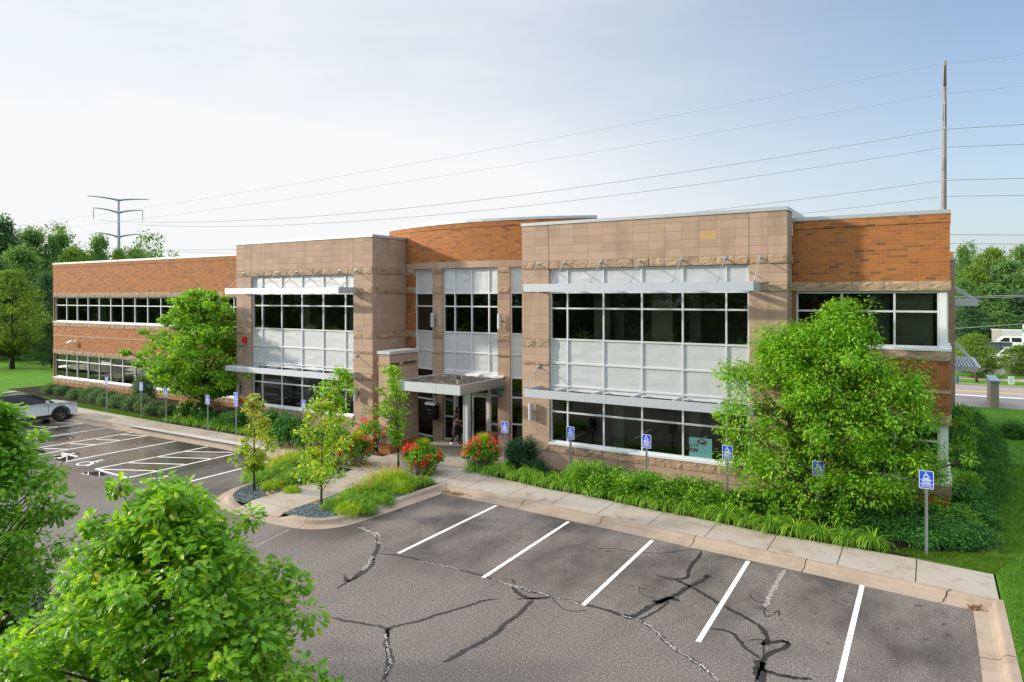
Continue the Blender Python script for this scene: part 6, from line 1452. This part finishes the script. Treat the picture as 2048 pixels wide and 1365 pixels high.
q = P(2001.5, 752, z=.25); s = ppm(q[0], q[1]); w = MB(); w.tube([(0, 0, 0), (0, 0, 24/s)], .035, M['galv'], 6); r_ = empty('roadside_sign', q, 0, 'thin steel roadside sign post before the white pickup', 'sign'); local(w.build('post', r_, loc=(0, 0, 0))); w = MB(); w.rbox(0, .02, 24/s-.5, 24/s, .45, .02, M['galv']); local(w.build('plate', r_, loc=(0, 0, 0)))
# ================================================================== TRANSMISSION LINE
mpole = simple('weathering_steel_pole', (.20, .17, .17), .7, .2, .15, 3); mtow = simple('blue_grey_steel_tower', (.20, .25, .29), .6, .3, .1, 3)
ins = simple('insulator_glaze', (.16, .17, .18), .35, 0, .1, 6)
D1, D2 = 68.0, 158.0
A1 = P(1885, 591, d=D1); A2 = P(237.5, 597, d=D2)
ldir = np.array((A2[0]-A1[0], A2[1]-A1[1])); ldir /= np.linalg.norm(ldir)
def zof(v, D, hz=HC): return CH+(hz-v)*D/FPX
def pylon(name, A, top, levels, sh, armdir, rad, mat, label, arm=4.0, lean=0.0):
    r_ = empty(name, (A[0], A[1], 0), 0, label, 'pylon')
    w = MB(); w.tube([(0, 0, -.5), (lean*.5, 0, top*.5), (lean, 0, top)], [rad*1.5, rad*1.1, rad*.62], mat, 12); local(w.build('pole', r_, True, loc=(0, 0, 0)))
    ends = {}
    for li, (z, up_, L_) in enumerate([(s_, .35, arm*1.25) for s_ in sh[:1]]+[(z_, .5, arm*(1.0 if i_ != 1 else .9)) for i_, z_ in enumerate(levels)]):
        for sg in (1, -1):
            e = np.array((armdir[0]*sg*L_, armdir[1]*sg*L_)); pts = []
            for t in np.linspace(0, 1, 7): pts.append((e[0]*t+lean*z/top, e[1]*t, z+1.15*up_*2*t**.8*(1.6-.62*t)*.8))
            w = MB(); w.tube(pts, [rad*.55*(1-.72*t)+.03 for t in np.linspace(0, 1, 7)], mat, 7); local(w.build('cross_arm', r_, True, loc=(0, 0, 0)))
            zt = pts[-1][2]
            if li:
                w = MB(); zi = z-2.6+1.0; w.tube([(pts[-1][0], pts[-1][1], zt), (pts[-1][0], pts[-1][1], zi)], .06, ins, 6)
                for k in range(14): w.lathe([(.03, 0), (.14, .03), (.03, .06)], (pts[-1][0], pts[-1][1], zi+.25+(zt-zi-.5)*k/13), ins, 8)
                local(w.build('insulator', r_, loc=(0, 0, 0))); ends[(li-1, sg)] = (A[0]+pts[-1][0], A[1]+pts[-1][1], zi)
            else: ends[('s', sg)] = (A[0]+pts[-1][0], A[1]+pts[-1][1], zt)
    return ends
# near pole: arms point nearly along the line of sight
view1 = unit(np.array((A1[0], A1[1]))); armd1 = -view1
zs1 = [zof(276, D1)-.0, zof(376, D1), zof(478, D1)]
E1 = pylon('power_pole', A1, zof(125, D1), [z+1.6 for z in zs1], [zof(150, D1)-1.2], armd1, .22, mpole, 'tall brown steel power pole rising behind the right brick wing', 3.9, .25)
view2 = unit(np.array((A2[0], A2[1]))); armd2 = np.array((view2[1], -view2[0]))
E2 = pylon('power_pylon', A2, zof(397, D2), [zof(424, D2)-.1, zof(471, D2)-.3], [zof(397, D2)-.3], armd2, .36, mtow, 'blue-grey transmission pylon with curved arms behind the left wood', 4.9)
def proj(p):
    d = np.array(p)-np.array((0, 0, CH)); k = FPX/float(np.dot(d, CF)); return 1024+k*float(np.dot(d, CR)), HC-k*float(np.dot(d, CU))
def wire(a, b, sag, rad, label, n_=40, group='power lines over the building', via=None, taper=True):
    """via=(u, v): the sag is found so that the hanging line passes there in the photo"""
    a, b = np.array(a), np.array(b); w = MB(); pts = []
    if via:
        lo, hi = 0.0, 1.0
        for _ in range(50):
            t = (lo+hi)/2
            if proj(a+(b-a)*t)[0] > via[0]: lo = t
            else: hi = t
        p = a+(b-a)*t; need = P(via[0], via[1], d=float(np.dot(p-np.array((0, 0, CH)), CF)))[2]; sag = (p[2]-need)/(4*t*(1-t))
    for i in range(n_+1):
        t = i/n_; p = a+(b-a)*t; p[2] -= sag*4*t*(1-t); pts.append(tuple(p))
    w.tube(pts, [rad*(1+.5*t) for t in np.linspace(0, 1, n_+1)], mwire, 4); o = link('power_line', w.mesh('power_line')); return tag(o, label, 'cable', group)
mwire = simple('aluminium_conductor', (.30, .33, .38), .6, .3, .05, 1)
def lift(u, v, D): return P(u, v, d=D)
CW = [  # (right edge v, at pole v, depth), (far-left end u, v, depth), sag
    ((110, 128, 66), (-60, 462, 175), (1400, 222), .014, 'thin top shield wire running from the brown pole down to the left'),
    ((173, 188, 70), (-60, 476, 175), (1400, 270), .014, 'second thin shield wire below the topmost one'),
    ((249, 259, 64.5), (199, 441.5, 157), (1400, 339.5), .032, 'upper front conductor from the brown pole to the left pylon'),
    ((289, 295, 71.5), (275, 450, 159), (1400, 368.6), .032, 'upper rear conductor from the brown pole to the left pylon'),
    ((357, 361, 64.5), (192, 495, 157), (1400, 423.5), .032, 'middle front conductor dipping behind the roof of the right block'),
    ((391, 393, 71.5), (270, 499, 159), (1583, 430), .032, 'middle rear conductor dipping behind the right brick wing')]
for (vr, vp, D), (ue, ve, De), sag, rad, lb in CW:
    p0 = lift(1888, vp, D); pe = lift(ue, ve, De); pr_ = lift(2048, vr, D-1.5); far = tuple(p0[i]+(pr_[i]-p0[i])*4 for i in range(3))
    wire(p0, pe, 0, rad, lb, via=sag); wire(p0, far, .0, rad, lb.replace('running from the brown pole down to the left', 'right of the brown pole').replace('from the brown pole to the left pylon', 'right of the brown pole').replace('dipping behind the roof of the right block', 'right of the brown pole').replace('dipping behind the right brick wing', 'right of the brown pole').replace('below the topmost one', 'right of the brown pole'), 6)
for vr, lb in ((470, 'lower front conductor just above the wood on the right'), (488, 'lower rear conductor just above the wood on the right')):
    p0 = lift(1888, vr-.5, 66); pr_ = lift(2048, vr+.5, 64.5); wire(p0, tuple(p0[i]+(pr_[i]-p0[i])*4 for i in range(3)), 0, .032, lb, 6)
for v0, v1, lb in ((594, 589, 'street cable before the wood on the right, uppermost'), (597, 592, 'street cable before the wood on the right, just below the uppermost'), (658, 646, 'low street cable before the wood on the right')):
    p0 = lift(1900, v0, 62); pr_ = lift(2048, v1, 60); wire(p0, tuple(p0[i]+(pr_[i]-p0[i])*3 for i in range(3)), .1, .022, lb, 8)
# street post with green and white bands at the right edge
q = P(2048, 716, z=.26); r_ = empty('banner_post', q, 0, 'white post with a green band at the right edge beyond the road', 'post'); w = MB(); s = ppm(q[0], q[1])
w.tube([(0, 0, 0), (0, 0, 66/s)], .10, M['white'], 10); local(w.build('post', r_, loc=(0, 0, 0))); w = MB(); w.tube([(0, 0, 50/s), (0, 0, 58/s)], .125, M['green_copper'], 10); local(w.build('band', r_, loc=(0, 0, 0)))
# ================================================================== PERSON
def person():
    q = P(913, 889, z=.155)
    r_ = empty('person', (q[0], q[1], .155), MF.a+radians(-68), 'woman in a floral blouse and dark skirt stepping in through the open entrance door', 'person')
    # local frame: faces +y ... walking stride, right arm reaching forward to the door
    J = dict(pel=(0, 0, .92), wst=(0, .0, 1.06), chs=(0, .02, 1.28), nck=(0, .035, 1.42), hd0=(0, .05, 1.50), hd1=(0, .065, 1.60), hd2=(0, .05, 1.68),
             hL=(-.09, .0, .88), kL=(-.10, .14, .50), aL=(-.10, .10, .10), tL=(-.10, .25, .03), hR=(.09, 0, .88), kR=(.10, -.02, .50), aR=(.10, -.22, .13), tR=(.10, -.10, .03),
             sL=(-.17, .02, 1.36), eL=(-.22, -.02, 1.12), wL=(-.20, .12, .92), sR=(.17, .02, 1.36), eR=(.22, .10, 1.12), wR=(.14, .36, 1.10), pL=(-.20, .17, .87), pR=(.12, .43, 1.10))
    Rd = dict(pel=.155, wst=.125, chs=.14, nck=.055, hd0=.062, hd1=.095, hd2=.075, hL=.10, kL=.062, aL=.040, tL=.032, hR=.10, kR=.062, aR=.040, tR=.032, sL=.065, eL=.042, wL=.028, sR=.065, eR=.042, wR=.028, pL=.03, pR=.03)
    E_ = [('pel', 'wst'), ('wst', 'chs'), ('chs', 'nck'), ('nck', 'hd0'), ('hd0', 'hd1'), ('hd1', 'hd2'), ('pel', 'hL'), ('hL', 'kL'), ('kL', 'aL'), ('aL', 'tL'), ('pel', 'hR'), ('hR', 'kR'), ('kR', 'aR'), ('aR', 'tR'), ('chs', 'sL'), ('sL', 'eL'), ('eL', 'wL'), ('wL', 'pL'), ('chs', 'sR'), ('sR', 'eR'), ('eR', 'wR'), ('wR', 'pR')]
    for sd_, base_, fw in (('L', J['pL'], (0.0, .35, -.9)), ('R', J['pR'], (-.1, 1.0, -.05))):
        fw = np.array(fw)/np.linalg.norm(fw); sdv = unit(np.cross(fw, (1.0, 0, 0)) if sd_ == 'R' else np.array((0, 1.0, .3)))
        for k, ln in enumerate((.065, .075, .07, .055)):
            o_ = np.array(base_)+sdv*(-.027+.018*k); a_ = o_+fw*.045; b_ = a_+fw*ln*.5+np.array((0, 0, -.008)); c_ = b_+fw*ln*.5+np.array((0, .0, -.018))
            for nm, p_, r0 in ((f'{sd_}{k}a', a_, .0105), (f'{sd_}{k}b', b_, .0095), (f'{sd_}{k}c', c_, .0075)): J[nm] = tuple(p_); Rd[nm] = r0
            E_ += [('p'+sd_, f'{sd_}{k}a'), (f'{sd_}{k}a', f'{sd_}{k}b'), (f'{sd_}{k}b', f'{sd_}{k}c')]
        t_ = np.array(base_)-sdv*.03; t2 = t_+fw*.03-sdv*.02; J[sd_+'t'] = tuple(t2); Rd[sd_+'t'] = .011; J[sd_+'t2'] = tuple(t2+fw*.03); Rd[sd_+'t2'] = .009; E_ += [('p'+sd_, sd_+'t'), (sd_+'t', sd_+'t2')]
    ks = list(J); me = bpy.data.meshes.new('person_body'); me.from_pydata([J[k] for k in ks], [(ks.index(a), ks.index(b)) for a, b in E_], [])
    o = link('body', me, r_); md = o.modifiers.new('skin', 'SKIN'); sv = me.skin_vertices[0].data
    for i, k in enumerate(ks): sv[i].radius = (Rd[k], Rd[k]*(.78 if k in ('pel', 'wst', 'chs') else 1)); sv[i].use_root = (k == 'pel')
    o.modifiers.new('sub', 'SUBSURF').levels = 2; o.modifiers['sub'].render_levels = 2
    me.materials.append(simple('skin', (.50, .27, .18), .55)); 
    mt, nt, out = newmat('floral_blouse'); n = N(nt); vo = n('TexVoronoi', {'Scale': 17.0, 'Vector': n.obj()}); c = n.ramp(vo.outputs['Distance'], [(.28, (.75, .35, .40)), (.36, (.02, .018, .03))], 'CONSTANT')
    c = n.mix(n.math('GREATER_THAN', n('SeparateColor', {0: vo.outputs['Color']}).outputs[0], .6), c, n.ramp(vo.outputs['Distance'], [(.25, (.75, .75, .72)), (.33, (.02, .018, .03))], 'CONSTANT')); n.bsdf(out, c, .8); fb = mt
    dk_ = simple('dark_cloth', (.010, .010, .013), .9); hr = simple('dark_hair', (.012, .008, .006), .6)
    def tor(secs, mat, nm, seg=18):
        w = MB(); i0 = 0
        for (z, cx, cy, rx, ry) in secs:
            for k in range(seg): w.v.append((cx+rx*cos(2*pi*k/seg), cy+ry*sin(2*pi*k/seg)*1.0, z))
        for i in range(len(secs)-1):
            for k in range(seg): w.f.append([i*seg+k, i*seg+(k+1) % seg, (i+1)*seg+(k+1) % seg, (i+1)*seg+k]); w.m.append(0); w.uv += [(0, 0)]*4
        w.mats.append(mat); return link(nm, w.mesh(nm, True), r_)
    tor([(.90, 0, 0, .185, .15), (1.0, 0, 0, .170, .135), (1.12, 0, .01, .155, .125), (1.26, 0, .02, .185, .14), (1.36, 0, .02, .19, .115), (1.42, 0, .03, .10, .075), (1.435, 0, .03, .065, .06)], fb, 'blouse')
    tor([(.46, 0, .0, .19, .22), (.6, 0, 0, .195, .20), (.78, 0, 0, .19, .175), (.93, 0, 0, .175, .145)], dk_, 'skirt')
    for s_ in ('L', 'R'):
        w = MB(); w.tube([J['s'+s_], tuple(.5*J['s'+s_][i]+.5*J['e'+s_][i] for i in range(3))], [.082, .066], fb, 12); link('sleeve', w.mesh('sleeve', True), r_)
        w = MB(); w.tube([J['h'+s_], J['k'+s_], J['a'+s_]], [.10, .075, .055], dk_, 12); link('stocking', w.mesh('stocking', True), r_)
        w = MB(); a_, t_ = J['a'+s_], J['t'+s_]; w.tube([(a_[0], a_[1]-.05, .04+a_[2]-.1), (a_[0], (a_[1]+t_[1])/2, .045), (t_[0], t_[1]+.02, .035)], [.042, .046, .035], M['white'] if s_ == 'R' else dk_, 10); link('shoe', w.mesh('shoe', True), r_)
    w = MB(); w.lathe([(0, .115), (.06, .10), (.10, .05), (.112, -.02), (.10, -.10), (.07, -.14), (0, -.15)], (0, .015, 1.605), hr, 16); link('hair', w.mesh('hair', True), r_)
    w = MB()
    for sx in (-.032, .032): w.lathe([(0, .012), (.012, 0), (0, -.012)], (sx, .158, 1.605), hr, 8)
    w.tube([(-.025, .150, 1.548), (.025, .150, 1.548)], .006, M['red'], 6); w.tube([(0, .155, 1.60), (0, .178, 1.575)], [.008, .014], o.data.materials[0], 8); link('face_features', w.mesh('face_features', True), r_)
person()
# ================================================================== LIGHT AND SKY
SUN = np.array((-4.2, -1.8, 1.40)); SUN /= np.linalg.norm(SUN)
el = math.asin(SUN[2]); az = atan2(SUN[0], SUN[1])      # azimuth from +Y towards +X
sd = bpy.data.lights.new('sun', 'SUN'); sd.energy = 3.1; sd.angle = radians(2.5); sd.color = (1.0, .86, .68)
so = bpy.data.objects.new('sun', sd); COL.objects.link(so)
so.rotation_euler = Vector(-SUN).to_track_quat('-Z', 'Y').to_euler()
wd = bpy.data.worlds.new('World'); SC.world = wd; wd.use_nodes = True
nt = wd.node_tree; nt.nodes.clear(); n = N(nt)
sky = nt.nodes.new('ShaderNodeTexSky'); sky.sky_type = 'NISHITA'; sky.sun_disc = False
sky.sun_elevation = el; sky.sun_rotation = az; sky.altitude = 200; sky.air_density = 1.0; sky.dust_density = 2.5; sky.ozone_density = 2.2
tc = n('TexCoord').outputs['Generated']
sp = n('SeparateXYZ', {0: tc})
# thin high haze and cirrus veil, thicker towards the horizon and the sun
dots = n('VectorMath', {0: tc, 1: (float(SUN[0]), float(SUN[1]), 0.0)}, operation='DOT_PRODUCT').outputs['Value']
hz = n('MapRange', {0: sp.outputs[2], 1: .36, 2: -.02, 3: .30, 4: 1.0}, interpolation_type='SMOOTHSTEP').outputs[0]
sd_ = n('MapRange', {0: dots, 1: -.60, 2: .45, 3: 0.0, 4: 1.0}, interpolation_type='SMOOTHSTEP').outputs[0]
cl = n.noise(3.2, n('Mapping', {0: tc, 2: (0, 0, .9), 3: (1, 2.2, 6.5)}), 6, .55, .6)
clr = n.ramp(cl, [(.40, (0, 0, 0)), (.85, (1, 1, 1))])
f = n.math('ADD', n.math('MULTIPLY', hz, n.math('MULTIPLY_ADD', sd_, .45, .50)), n.math('MULTIPLY', sd_, .50))
f = n.math('ADD', f, n.math('MULTIPLY', n.math('MULTIPLY', clr, sd_), .16), clamp=True)
# haze low down; the unseen sky overhead is made brighter to add fill light
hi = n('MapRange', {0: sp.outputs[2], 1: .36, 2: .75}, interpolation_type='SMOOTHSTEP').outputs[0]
HAZE_FILL = n.mix(hi, (4.35, 4.42, 4.5), (11.5, 11.5, 11.7))
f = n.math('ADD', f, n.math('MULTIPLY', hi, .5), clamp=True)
veil = n.mix(f, n.mix(1.0, sky.outputs[0], (.66, .88, 1.0), 'MULTIPLY'), HAZE_FILL)
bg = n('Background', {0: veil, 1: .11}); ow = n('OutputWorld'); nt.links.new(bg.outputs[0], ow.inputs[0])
SC.view_settings.view_transform = 'Standard'; SC.view_settings.look = 'None'; SC.view_settings.gamma = 1.0
SC.view_settings.exposure = .96
SC.render.engine = 'CYCLES'
SC.cycles.max_bounces = 8; SC.cycles.diffuse_bounces = 3; SC.cycles.transparent_max_bounces = 12
